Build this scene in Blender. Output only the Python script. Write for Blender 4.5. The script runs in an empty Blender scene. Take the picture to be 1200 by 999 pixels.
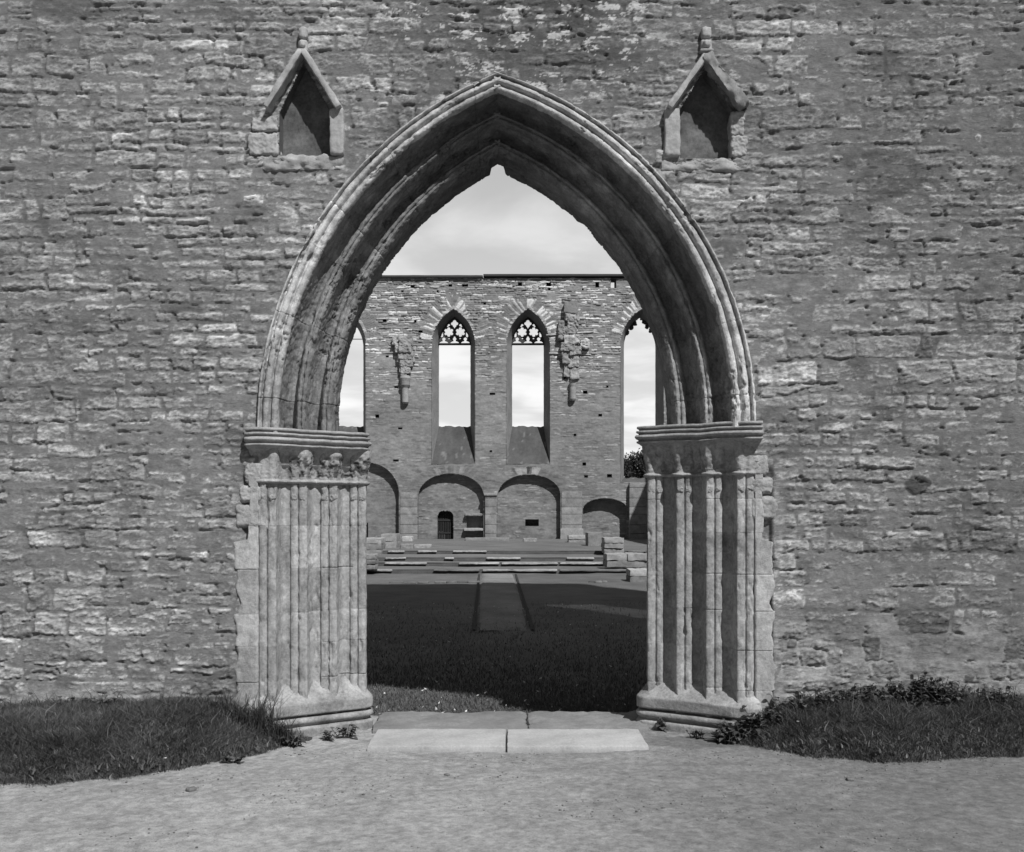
import bpy, math, random
import numpy as np
from mathutils import Vector
random.seed(7)
RNG = np.random.default_rng(11)
C = bpy.context.scene.collection
PI = math.pi
EYE = 1.63
CY = -7.5            # camera stands 7.5 m in front of the portal wall (wall face is y = 0)

# ------------------------------------------------------------------ noise
def _h(ix, iy, iz, seed):
    h = (ix.astype(np.uint32) * np.uint32(374761393) + iy.astype(np.uint32) * np.uint32(668265263)
         + iz.astype(np.uint32) * np.uint32(2147483647 - 58) + np.uint32((seed * 1274126177) & 0xffffffff))
    h ^= h >> np.uint32(13); h *= np.uint32(1274126177); h ^= h >> np.uint32(16)
    h *= np.uint32(2246822519); h ^= h >> np.uint32(15)
    return h.astype(np.float32) / np.float32(4294967295.0)
def hrand(i, seed):
    i = np.asarray(i).astype(np.int64)
    z = np.zeros_like(i)
    return _h(i, z + 17, z + 5, seed)
def vn2(x, y, seed):
    xf = np.floor(x); yf = np.floor(y)
    u = (x - xf).astype(np.float32); v = (y - yf).astype(np.float32)
    ix = xf.astype(np.int64); iy = yf.astype(np.int64); z = np.zeros_like(ix)
    u = u * u * u * (u * (u * 6 - 15) + 10); v = v * v * v * (v * (v * 6 - 15) + 10)
    a = _h(ix, iy, z, seed); b = _h(ix + 1, iy, z, seed); c = _h(ix, iy + 1, z, seed); d = _h(ix + 1, iy + 1, z, seed)
    return (a + (b - a) * u + (c - a) * v + (a - b - c + d) * u * v) * 2 - 1
def fbm2(x, y, seed, o=4, g=.5):
    r = 0; amp = 1; t = 0
    for k in range(o):
        r = r + amp * vn2(x + 13.7 * k, y - 7.3 * k, seed + k * 31); t += amp
        x = x * 2.03; y = y * 2.03; amp *= g
    return r / t
def vn3(x, y, z, seed):
    zf = np.floor(z); w = (z - zf).astype(np.float32); w = w * w * (3 - 2 * w)
    k = zf.astype(np.int64)
    xf = np.floor(x); yf = np.floor(y)
    u = (x - xf).astype(np.float32); v = (y - yf).astype(np.float32)
    ix = xf.astype(np.int64); iy = yf.astype(np.int64)
    u = u * u * (3 - 2 * u); v = v * v * (3 - 2 * v)
    def lay(kk):
        a = _h(ix, iy, kk, seed); b = _h(ix + 1, iy, kk, seed); c = _h(ix, iy + 1, kk, seed); d = _h(ix + 1, iy + 1, kk, seed)
        return a + (b - a) * u + (c - a) * v + (a - b - c + d) * u * v
    A = lay(k); B = lay(k + 1)
    return (A + (B - A) * w) * 2 - 1
def fbm3(p, f, seed, o=3, g=.5):
    x, y, z = p[..., 0] * f, p[..., 1] * f, p[..., 2] * f
    r = 0; amp = 1; t = 0
    for k in range(o):
        r = r + amp * vn3(x + 5.1 * k, y, z - 3.3 * k, seed + 19 * k); t += amp
        x = x * 2.1; y = y * 2.1; z = z * 2.1; amp *= g
    return r / t
def sstep(a, b, x):
    t = np.clip((x - a) / (b - a), 0, 1); return t * t * (3 - 2 * t)

# ------------------------------------------------------------------ object helpers
def tag(o, label=None, cat=None, group=None, kind=None):
    if label: o['label'] = label
    if cat: o['category'] = cat
    if group: o['group'] = group
    if kind: o['kind'] = kind
    elif cat: o['kind'] = 'thing'
    return o
def empty(name, loc, label, cat, group=None):
    o = bpy.data.objects.new(name, None); C.objects.link(o); o.location = loc
    o.empty_display_size = .2
    return tag(o, label, cat, group)
def wloc(o):
    v = Vector((0, 0, 0))
    while o is not None:
        v = v + o.location; o = o.parent
    return v
def mesh_np(name, V, quads=None, tris=None, tone=None, smooth=True):
    me = bpy.data.meshes.new(name)
    V = np.ascontiguousarray(V, dtype=np.float32).reshape(-1, 3)
    me.vertices.add(len(V)); me.vertices.foreach_set('co', V.ravel())
    nq = 0 if quads is None else len(quads); nt = 0 if tris is None else len(tris)
    idx = []; 
    if nq: idx.append(np.asarray(quads, dtype=np.int32).ravel())
    if nt: idx.append(np.asarray(tris, dtype=np.int32).ravel())
    idx = np.concatenate(idx)
    me.loops.add(len(idx)); me.loops.foreach_set('vertex_index', idx)
    tot = np.concatenate([np.full(nq, 4, np.int32), np.full(nt, 3, np.int32)])
    st = np.concatenate([[0], np.cumsum(tot)[:-1]]).astype(np.int32)
    me.polygons.add(len(tot)); me.polygons.foreach_set('loop_start', st)
    me.polygons.foreach_set('use_smooth', np.full(len(tot), smooth, dtype=bool))
    if tone is not None:
        a = me.attributes.new('tone', 'FLOAT', 'POINT')
        a.data.foreach_set('value', np.ascontiguousarray(tone, dtype=np.float32).ravel())
    me.update(calc_edges=True); me.validate()
    return me
def obj(name, V, quads, mat, parent=None, tris=None, tone=None, smooth=True, loc=None):
    V = np.asarray(V, dtype=np.float64).reshape(-1, 3)
    base = Vector(loc) if loc is not None else Vector((0, 0, 0))
    off = wloc(parent) if parent is not None else base
    V = V - np.array(off)
    if tone is None: tone = np.ones(len(V))
    me = mesh_np(name, V, quads, tris, tone, smooth)
    me.materials.append(mat)
    o = bpy.data.objects.new(name, me); C.objects.link(o)
    if parent is not None: o.parent = parent
    else: o.location = base
    return o
class MB:
    """collects several pieces into one mesh"""
    def __init__(s): s.V = []; s.Q = []; s.T = []; s.t = []; s.n = 0
    def add(s, V, Q=None, T=None, tone=1.0):
        V = np.asarray(V, dtype=np.float64).reshape(-1, 3)
        if Q is not None and len(Q): s.Q.append(np.asarray(Q, dtype=np.int64) + s.n)
        if T is not None and len(T): s.T.append(np.asarray(T, dtype=np.int64) + s.n)
        tn = np.asarray(tone, dtype=np.float64)
        s.t.append(np.broadcast_to(tn, (len(V),)).copy() if tn.ndim == 0 else tn.ravel())
        s.V.append(V); s.n += len(V); return s
    def build(s, name, mat, parent=None, smooth=True, loc=None):
        return obj(name, np.concatenate(s.V), np.concatenate(s.Q) if s.Q else None, mat, parent,
                   np.concatenate(s.T) if s.T else None, np.concatenate(s.t), smooth, loc)
def grid_faces(m, n, closed=False, keep=None):
    i = np.arange(m - 1)[:, None]; j = np.arange(n if closed else n - 1)[None, :]
    j2 = (j + 1) % n
    q = np.stack([i * n + j, i * n + j2, (i + 1) * n + j2, (i + 1) * n + j], -1)
    if keep is not None: q = q[keep]
    return q.reshape(-1, 4)
def rbox(c, s, r=.02, n=10, rough=.008, seed=1, rot=None, freq=6., shear=None):
    """a worn stone block: rounded, subdivided, uneven faces; c = centre, s = full size"""
    s = np.array(s) / 2; c = np.array(c)
    k = [max(2, int(min(26, n * v / max(s)) + 2)) for v in s]
    V = []; Q = []; b = 0
    for ax in range(3):
        u, v = (ax + 1) % 3, (ax + 2) % 3
        a = np.linspace(-1, 1, k[u] + 1); d = np.linspace(-1, 1, k[v] + 1)
        A, D = np.meshgrid(a, d, indexing='ij')
        for sg in (-1, 1):
            P = np.zeros(A.shape + (3,)); P[..., ax] = sg; P[..., u] = A; P[..., v] = D
            q = grid_faces(k[u] + 1, k[v] + 1)
            if sg < 0: q = q[:, ::-1]
            V.append(P.reshape(-1, 3)); Q.append(q + b); b += A.size
    P = np.concatenate(V) * s
    rr = min(r, min(s) * .9)
    core = np.clip(P, -(s - rr), s - rr)
    d = P - core
    L = np.linalg.norm(d, axis=1, keepdims=True); nrm = d / np.maximum(L, 1e-9)
    P = core + nrm * np.minimum(L, rr)
    P = np.where(L > 1e-9, core + nrm * rr, P)
    w = P + c
    P = P + nrm * (rough * fbm3(w, freq, seed, 3) + rough * .5 * fbm3(w, freq * 5, seed + 3, 2))[:, None]
    if rot is not None: P = P @ np.array(rot).T
    return P + c, np.concatenate(Q)
def rotY(a):
    c, s = math.cos(a), math.sin(a); return [[c, 0, s], [0, 1, 0], [-s, 0, c]]
def rotZ(a):
    c, s = math.cos(a), math.sin(a); return [[c, -s, 0], [s, c, 0], [0, 0, 1]]

# ------------------------------------------------------------------ materials (the photograph is black and white: every colour is a grey)
def mat(name, val, rough=.9, attr=True, var=.35, scale=3., fine=40., bump=.3, bdist=.01, fine2=None, spec=.2, streak=None):
    m = bpy.data.materials.new(name); m.use_nodes = True
    nt = m.node_tree; N = nt.nodes; L = nt.links
    b = N['Principled BSDF']; b.inputs['Roughness'].default_value = rough
    b.inputs['Specular IOR Level'].default_value = spec
    tc = N.new('ShaderNodeTexCoord')
    src = tc.outputs['Object']
    if streak:
        mp = N.new('ShaderNodeMapping'); mp.inputs['Scale'].default_value = streak; L.new(src, mp.inputs['Vector']); src = mp.outputs['Vector']
    n1 = N.new('ShaderNodeTexNoise'); n1.inputs['Scale'].default_value = scale; n1.inputs['Detail'].default_value = 6; n1.inputs['Roughness'].default_value = .65
    n2 = N.new('ShaderNodeTexNoise'); n2.inputs['Scale'].default_value = fine; n2.inputs['Detail'].default_value = 5; n2.inputs['Roughness'].default_value = .7
    L.new(src, n1.inputs['Vector']); L.new(src, n2.inputs['Vector'])
    mx = N.new('ShaderNodeMath'); mx.operation = 'ADD'
    L.new(n1.outputs['Fac'], mx.inputs[0]); L.new(n2.outputs['Fac'], mx.inputs[1])
    mr = N.new('ShaderNodeMapRange'); mr.inputs['From Min'].default_value = .6; mr.inputs['From Max'].default_value = 1.4
    mr.inputs['To Min'].default_value = val * (1 - var); mr.inputs['To Max'].default_value = val * (1 + var); mr.clamp = False
    L.new(mx.outputs[0], mr.inputs['Value'])
    out = mr.outputs['Result']
    if attr:
        at = N.new('ShaderNodeAttribute'); at.attribute_name = 'tone'
        mu = N.new('ShaderNodeMath'); mu.operation = 'MULTIPLY'
        L.new(out, mu.inputs[0]); L.new(at.outputs['Fac'], mu.inputs[1]); out = mu.outputs[0]
    cl = N.new('ShaderNodeClamp'); cl.inputs['Min'].default_value = .01; cl.inputs['Max'].default_value = .85
    L.new(out, cl.inputs['Value']); L.new(cl.outputs[0], b.inputs['Base Color'])
    if bump:
        bp = N.new('ShaderNodeBump'); bp.inputs['Strength'].default_value = bump; bp.inputs['Distance'].default_value = bdist
        ml = N.new('ShaderNodeMath'); ml.operation = 'MULTIPLY_ADD'; ml.inputs[1].default_value = .5
        L.new(n2.outputs['Fac'], ml.inputs[0]); L.new(n1.outputs['Fac'], ml.inputs[2])
        if fine2:
            n3 = N.new('ShaderNodeTexNoise'); n3.inputs['Scale'].default_value = fine2; n3.inputs['Detail'].default_value = 3
            L.new(src, n3.inputs['Vector'])
            m3 = N.new('ShaderNodeMath'); m3.operation = 'MULTIPLY_ADD'; m3.inputs[1].default_value = .35
            L.new(n3.outputs['Fac'], m3.inputs[0]); L.new(ml.outputs[0], m3.inputs[2]); L.new(m3.outputs[0], bp.inputs['Height'])
        else: L.new(ml.outputs[0], bp.inputs['Height'])
        L.new(bp.outputs['Normal'], b.inputs['Normal'])
    return m
def leafmat(name, val, trans=.25):
    m = mat(name, val, rough=.6, var=.25, scale=2, fine=15, bump=0, spec=.25)
    nt = m.node_tree; N = nt.nodes; L = nt.links
    b = N['Principled BSDF']; out = N['Material Output']
    t = N.new('ShaderNodeBsdfTranslucent'); s = b.inputs['Base Color'].links[0].from_socket
    L.new(s, t.inputs['Color'])
    mix = N.new('ShaderNodeMixShader'); mix.inputs['Fac'].default_value = trans
    L.new(b.outputs[0], mix.inputs[1]); L.new(t.outputs[0], mix.inputs[2]); L.new(mix.outputs[0], out.inputs['Surface'])
    return m
M = dict(
    wall=mat('rubble_stone', 1.0, var=.36, scale=10, fine=46, bump=.8, bdist=.008, fine2=150, streak=(1, 1, 2.4)),
    ashlar=mat('portal_limestone', .32, var=.55, scale=8, fine=50, bump=.8, bdist=.010, fine2=160),
    archstone=mat('weathered_arch_limestone', .31, var=.6, scale=7, fine=60, bump=.6, bdist=.009, fine2=150),
    nichestone=mat('niche_slab_stone', .33, var=.35, scale=8, fine=60, bump=.6, bdist=.008, fine2=200),
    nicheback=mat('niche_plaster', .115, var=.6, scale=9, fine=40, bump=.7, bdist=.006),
    far=mat('far_masonry', 1.0, var=.3, scale=1.6, fine=7, bump=.4, bdist=.03),
    plaster=mat('grey_render', .085, var=.35, scale=1.2, fine=6, bump=.2, bdist=.02),
    reveal=mat('window_reveal_stone', .22, var=.3, scale=2, fine=9, bump=.4, bdist=.03),
    tracery=mat('tracery_stone', .07, var=.2, scale=2, fine=12, bump=.2),
    coping=mat('dark_coping', .06, var=.2, scale=2, fine=12, bump=.1),
    dark=mat('dark_timber', .03, var=.3, scale=2, fine=12, bump=.2),
    ruin=mat('ruin_limestone', .30, var=.4, scale=3, fine=14, bump=.5, bdist=.02),
    kerb=mat('kerb_limestone', .34, var=.35, scale=3, fine=14, bump=.4, bdist=.02),
    slab=mat('sawn_limestone', .37, var=.38, scale=4, fine=60, bump=.2, bdist=.003),
    thresh=mat('worn_threshold_stone', .20, var=.30, scale=6, fine=45, bump=.5, bdist=.006),
    sand=mat('sandy_path', .282, var=.60, scale=24, fine=120, bump=.55, bdist=.012, fine2=260),
    pebble=mat('pebble_stone', .25, var=.4, scale=20, fine=80, bump=.3),
    soil=mat('turf_soil', .045, var=.4, scale=3, fine=30, bump=.6, bdist=.02),
    lawn=mat('lawn_turf', .12, var=.4, scale=1.3, fine=26, bump=.5, bdist=.04, fine2=90),
    terr=mat('terrace_turf', .155, var=.3, scale=.8, fine=9, bump=.5, bdist=.05, fine2=40),
    strip=mat('gravel_strip', .20, var=.35, scale=1.5, fine=14, bump=.5, bdist=.03),
    field=mat('meadow', .09, var=.3, scale=.1, fine=2, bump=0),
    grass=leafmat('grass_blades', .105), lgrass=leafmat('lawn_blades', .12),
    weed=leafmat('weed_leaves', .095), tuft=leafmat('dry_grass', .06), bloom=mat('petal', .7, var=.1, bump=0),
    leaf=leafmat('tree_leaves', .05), bark=mat('bark', .08, var=.3, scale=3, fine=20, bump=.5, bdist=.03),
)

# ------------------------------------------------------------------ rubble masonry as real relief
def stones(x, z, seed, rowh, lens, warp, aspect=1.0):
    wx = x + warp * 1.2 * fbm2(x * 2.1, z * 5, seed, 3)
    wz = z + warp * fbm2(x * 1.7, z * 2.3, seed + 7, 3) + warp * .35 * fbm2(x * 8, z * 9, seed + 9, 2)
    r = np.random.default_rng(seed)
    lo, hi = float(wz.min()) - 1, float(wz.max()) + 1
    n = int((hi - lo) / rowh[0]) + 4
    b = lo + np.concatenate([[0], np.cumsum(r.uniform(rowh[0], rowh[1], n))])
    i = np.clip(np.searchsorted(b, wz) - 1, 0, n - 1)
    xl, xh = float(wx.min()) - 2, float(wx.max()) + 2
    W = xh - xl + 2
    nj = int(W / lens[0]) + 3
    js = np.cumsum(r.uniform(lens[0], lens[1], (n, nj)) * r.choice([.6, 1, 1, 1.4], (n, nj)), axis=1) + r.uniform(-lens[1], 0, (n, 1))
    js = np.minimum(js, W * 1.5 - 1e-3 * (nj - np.arange(nj))[None, :])
    keys = (js + np.arange(n)[:, None] * (W * 2)).ravel()
    kx = (wx - xl) + i * (W * 2)
    k = np.clip(np.searchsorted(keys, kx), 1, len(keys) - 1)
    dl = kx - keys[k - 1]; dr = keys[k] - kx
    dl = np.where(dl > W, 9, dl)
    db = wz - b[i]; dt = b[i + 1] - wz
    dx = np.minimum(dl, dr); dz = np.minimum(db, dt)
    R = .02
    ax = np.maximum(R - dx, 0); az = np.maximum(R - dz, 0)
    d = R - np.sqrt(ax * ax + az * az)
    d = np.where((ax == 0) & (az == 0), np.minimum(dx, dz), d)
    lv = db / np.maximum(b[i + 1] - b[i], 1e-4)
    return np.maximum(d, 0), k, lv

def axis_pts(segs):
    out = [np.array([segs[0][0]])]
    for a, b, s0, s1 in segs:
        p = [a]; 
        n = max(1, int(abs(b - a) / ((s0 + s1) / 2)))
        t = np.linspace(0, 1, n + 1)[1:]
        L = s0 * t + (s1 - s0) * t * t / 2
        out.append(a + (b - a) * L / L[-1])
    return np.concatenate(out)

def front_relief(x, z):
    d1, k1, v1 = stones(x, z, 3, (.05, .115), (.09, .34), .028)
    d2, k2, v2 = stones(x, z, 5, (.085, .19), (.14, .46), .036)
    pick = fbm2(x * .8, z * 1.7, 71, 3) > 0.03
    d = np.where(pick, d2, d1); k = np.where(pick, k2 + 500000, k1); v = np.where(pick, v2, v1)
    r1 = hrand(k, 1); r2 = hrand(k, 2); r3 = hrand(k, 3)
    rag = fbm2(x * 13, z * 19, 20, 4, .6)
    d = np.maximum(0, d - .016 * np.clip(rag + .35, 0, 1.2))
    strat = fbm2(x * 6 + r1 * 37, z * 30 + r2 * 5, 21, 4, .62)
    # split bedding planes: each bed overhangs the one below and breaks off along a ragged line
    sa = z * (26 + 22 * r1) + 2.3 * fbm2(x * 5.5, z * 7, 23, 4, .6) + 17 * r2
    bed = np.floor(sa); fr = sa - bed
    on = sstep(-.15, .35, fbm2(x * 4 + 3.7 * hrand(bed, 7), z * 9, 24, 3) + .25 * (r3 - .5))
    ledge = (1 - fr) ** 1.3 * on
    fine = fbm2(x * 30, z * 52, 27, 3, .85)
    prof = sstep(.0, .013, d)
    big = fbm2(x * .55, z * .7, 31, 3)
    cover = fbm2(x * 2.1, z * 3.6, 41, 4, .55) + .42 * fbm2(x * 10, z * 13, 43, 3)
    right = sstep(1.9, 2.9, x + .5 * fbm2(x * .6, z * .6, 45, 2))
    hs = -.014 + prof * (.013 + .020 * r1) + prof * (.012 * strat + .011 * ledge - .006) + .009 * fine + (r2 - .5) * .012 * (v - .5)
    hm = -.002 + .013 * cover + .0045 * fbm2(x * 24, z * 32, 47, 4, .75) + .004 * right
    # open joints and pockets where the pointing has dropped out
    gap = sstep(.26, .42, fbm2(x * 8, z * 25, 49, 4, .6)) * sstep(.014, .002, d)
    hm = hm - .026 * gap; hs = hs - .016 * gap
    stone = 1 / (1 + np.exp(-(hs - hm) / .0018))
    chip = sstep(.06, .12, fbm2(x * 17 + r1 * 9, z * 34, 29, 4, .7)) * prof
    hs = hs + .009 * (chip - .4)
    H = .62 * np.maximum(hs, hm)
    t_st = .240 * (.86 + .34 * chip) * (.80 + .40 * r3) * (1 + .45 * strat + .62 * fine) * (1 + .10 * on)
    t_mo = .158 * (1 + .22 * cover + .30 * fbm2(x * 24, z * 30, 51, 4, .7))
    ft = sstep(.90, .80, z - .06 * fbm2(x * 2, z, 61, 3)) * sstep(1.75, 1.95, x)      # repointed courses at the foot, right of the portal
    t_mo = t_mo * (1 + .85 * ft); t_st = t_st * (1 - .30 * ft)
    lf = sstep(.42, .30, z) * sstep(-1.6, -1.9, x)
    t_mo = t_mo * (1 + .5 * lf)
    wz_ = np.exp(-(((x + .0) / 1.15) ** 2 + ((z - 5.15) / .60) ** 2))                 # old dark weathering above the arch with white lime patches in it
    lime = sstep(.22, .27, fbm2(x * 5.5, z * 14, 55, 5, .8)) * sstep(.22, .55, wz_)
    tone = t_mo + (t_st - t_mo) * stone
    pale = sstep(.22, .36, fbm2(x * 2.3 + 4, z * 6.5, 57, 4, .6) + .16 * (r3 - .5)) * (1 - .8 * right) * (.35 + .65 * stone)
    tone = tone * (1 + .50 * pale)
    dirt = sstep(.18, .45, fbm2(x * 1.5, z * 2.6, 58, 4, .6))
    tone = tone * (1 - .30 * dirt) * (1 + .22 * big) * (1 - .42 * wz_) * (1 - .10 * right)
    tone = np.where(lime > .02, tone + (.46 - tone) * lime, tone)
    # one dark fieldstone
    q = ((x - 2.965) / .105) ** 2 + ((z - 1.865 + .25 * (x - 2.965) ** 2) / .068) ** 2
    bo = sstep(1.0, .75, q + .35 * fbm2(x * 18, z * 18, 59, 2))
    H = H + .012 * bo; tone = tone * (1 - .58 * bo)
    # the rubble is dressed back where the ashlar of the piers laps over it
    st = sstep(2.0, 1.9, z) * np.maximum(sstep(-2.08, -2.03, x) * sstep(-1.70, -1.75, x), sstep(1.70, 1.75, x) * sstep(2.03, 1.98, x))
    H = H - st * (np.maximum(H, -.004) + .004)
    si = sstep(2.0, 1.9, z) * np.maximum(sstep(-1.99, -1.96, x) * sstep(-1.76, -1.80, x), sstep(1.70, 1.73, x) * sstep(1.92, 1.89, x))
    H = H * (1 - si) - .045 * si
    return H, np.clip(tone, .03, .7)

# ------------------------------------------------------------------ NEAR WALL
front = empty('church_wall', (0, 0, 0), 'near rubble stone church wall with a tall pointed portal between two small gabled niches', 'wall')

def P0(px, py, y=0.0):
    s = (y - CY) / 1200.0
    return ((px - 600) * s, EYE + (605 - py) * s)
# arch curves: outer (hood), inner edge of the third order, rear edge of the soffit: (spring left, apex, spring right)
def arc_pts(a, apex, t):
    w = abs(apex[0] - a[0]); h = apex[1] - a[1]; sg = 1 if apex[0] > a[0] else -1
    R = (w * w + h * h) / (2 * w); cx = a[0] + sg * R
    th = math.asin(min(1, h / R)) * t
    if R < w: pass
    return np.stack([cx - sg * R * np.cos(th), a[1] + R * np.sin(th)], -1)
SPL_O = P0(301, 500, -.03); APX_O = P0(583, 85, -.03); SPR_O = P0(886, 494, -.03)
SPL_I = P0(392, 500, .36); APX_I = P0(583, 180, .36); SPR_I = P0(787, 494, .36)
SPL_B = P0(397, 500, .9); APX_B = P0(583, 201, .9); SPR_B = P0(781, 494, .9)
# niches, pixel-measured on the wall plane
NL = dict(x0=P0(328, 0)[0], x1=P0(387, 0)[0], zb=P0(0, 183)[1], ze=P0(0, 131)[1], xa=P0(356, 0)[0], za=P0(0, 74)[1])
NR = dict(x0=P0(796, 0)[0], x1=P0(858, 0)[0], zb=P0(0, 187)[1], ze=P0(0, 130)[1], xa=P0(826, 0)[0], za=P0(0, 80)[1])
def in_niche(n, x, z, g=0.0):
    inb = (x > n['x0'] - g) & (x < n['x1'] + g) & (z > n['zb'] - g)
    zl = np.where(x < n['xa'], n['ze'] + (n['za'] - n['ze']) * (x - n['x0']) / (n['xa'] - n['x0']),
                  n['ze'] + (n['za'] - n['ze']) * (n['x1'] - x) / (n['x1'] - n['xa']))
    return inb & (z < zl + g)
def in_arch(x, z, spl, apx, spr, g):
    def circ(a):
        w = abs(apx[0] - a[0]); h = apx[1] - a[1]; sg = 1 if apx[0] > a[0] else -1
        R = (w * w + h * h) / (2 * w); return a[0] + sg * R, a[1], R
    cl, cr = circ(spl), circ(spr)
    lf = (x - cl[0]) ** 2 + (z - cl[1]) ** 2 < (cl[2] - g) ** 2
    rt = (x - cr[0]) ** 2 + (z - cr[1]) ** 2 < (cr[2] - g) ** 2
    up = np.where(x < apx[0], lf, rt)
    lo = (x > spl[0] + g) & (x < spr[0] - g)
    return np.where(z > min(spl[1], spr[1]), up, lo)
XL, XR = P0(303, 0)[0], P0(884, 0)[0]         # where the flat strip of each pier ends and its shafts begin
SLIT = (8.1, 9.8, 13.0, 18.2)
WT = .92
TOP = 25.3
xs = axis_pts([(-13, -4.0, .11, .012), (-4.0, 4.0, .0088, .0088), (4.0, 13, .012, .11)])
zs = axis_pts([(-.1, 5.7, .0085, .0085), (5.7, 9, .012, .09), (9, TOP, .1, .25)])
X, Z = np.meshgrid(xs, zs)
H, T = front_relief(X.ravel(), Z.ravel())
H = H.reshape(X.shape); T = T.reshape(X.shape)
xc = (X[:-1, :-1] + X[1:, 1:]) / 2; zc = (Z[:-1, :-1] + Z[1:, 1:]) / 2
hole = in_arch(xc, zc, SPL_O, APX_O, SPR_O, .05) & (zc > 2.1)
hole |= (xc > XL + .03) & (xc < XR - .03) & (zc <= 2.15)
hole |= in_niche(NL, xc, zc) | in_niche(NR, xc, zc)
hole |= (xc > SLIT[0]) & (xc < SLIT[1]) & (zc > SLIT[2]) & (zc < SLIT[3])
V = np.stack([X, -H, Z], -1)
mb = MB().add(V, grid_faces(*X.shape, keep=~hole), tone=T)
# rear face, ends and top of the wall
xb = np.linspace(-13, 13, 261); zb = np.linspace(-.3, TOP, 270)
Xb, Zb = np.meshgrid(xb, zb); xcb = (Xb[:-1, :-1] + Xb[1:, 1:]) / 2; zcb = (Zb[:-1, :-1] + Zb[1:, 1:]) / 2
hb = in_arch(xcb, zcb, SPL_B, APX_B, SPR_B, -.14) & (zcb < 4.7)
hb |= (xcb > SLIT[0]) & (xcb < SLIT[1]) & (zcb > SLIT[2]) & (zcb < SLIT[3])
mb.add(np.stack([Xb, np.full_like(Xb, WT), Zb], -1), grid_faces(*Xb.shape, keep=~hb)[:, ::-1], tone=.2)
for a, b in (((-13, -.3), (-13, TOP)), ((-13, TOP), (13, TOP)), ((13, TOP), (13, -.3)),
             ((SLIT[0], SLIT[2]), (SLIT[0], SLIT[3])), ((SLIT[1], SLIT[2]), (SLIT[1], SLIT[3])), ((SLIT[0], SLIT[2]), (SLIT[1], SLIT[2])), ((SLIT[0], SLIT[3]), (SLIT[1], SLIT[3]))):
    mb.add([(a[0], 0, a[1]), (b[0], 0, b[1]), (b[0], WT, b[1]), (a[0], WT, a[1])], [(0, 1, 2, 3)], tone=.2)
mb.build('masonry', M['wall'], front)
wb = MB()  # unseen bars added to dim the sunbeam that falls through the slit
for i in range(15):
    xg = SLIT[0] + .06 + .113 * i; wb.add([(xg - .03, .42, SLIT[2] - .05), (xg + .03, .42, SLIT[2] - .05), (xg + .03, .47, SLIT[2] - .05), (xg - .03, .47, SLIT[2] - .05), (xg - .03, .42, SLIT[3] + .05), (xg + .03, .42, SLIT[3] + .05), (xg + .03, .47, SLIT[3] + .05), (xg - .03, .47, SLIT[3] + .05)],
                                          [(0, 1, 5, 4), (1, 2, 6, 5), (2, 3, 7, 6), (3, 0, 4, 7)])
wb.build('sun_dimming_bars', M['dark'], front, smooth=False)

# ---- the moulded arch: profile swept along the two arcs (f across from hood to inner edge, y depth)
prof = [(0.0, .06), (0.0, -.045), (.008, -.070), (.022, -.080), (.040, -.074), (.046, -.040), (.052, -.012), (.062, -.008), (.072, -.030), (.085, -.062),
        (.110, -.078), (.140, -.080), (.165, -.066), (.180, -.036), (.186, -.020), (.196, -.020), (.204, -.045), (.225, -.068), (.255, -.072), (.285, -.060), (.305, -.030), (.312, .010),
        (.318, .070), (.330, .135), (.352, .185), (.390, .215), (.430, .222), (.462, .210), (.476, .190), (.480, .162),
        (.490, .158), (.502, .140), (.530, .128), (.556, .134), (.566, .152), (.576, .136), (.605, .130), (.630, .146), (.638, .180),
        (.642, .235), (.655, .300), (.680, .350), (.720, .378), (.758, .380), (.785, .362), (.794, .332),
        (.806, .322), (.822, .302), (.850, .290), (.876, .296), (.886, .312), (.898, .298), (.930, .294), (.960, .310), (.985, .340), (1.0, .372)]
def refine(p, n):
    p = np.array(p); d = np.concatenate([[0], np.cumsum(np.linalg.norm(np.diff(p, axis=0), axis=1))])
    t = np.linspace(0, d[-1], n); return np.stack([np.interp(t, d, p[:, k]) for k in range(p.shape[1])], -1)
prof = [(f_, y_ * .62 if y_ < 0 else y_) for f_, y_ in prof]
pr = refine(prof, 190)
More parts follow.
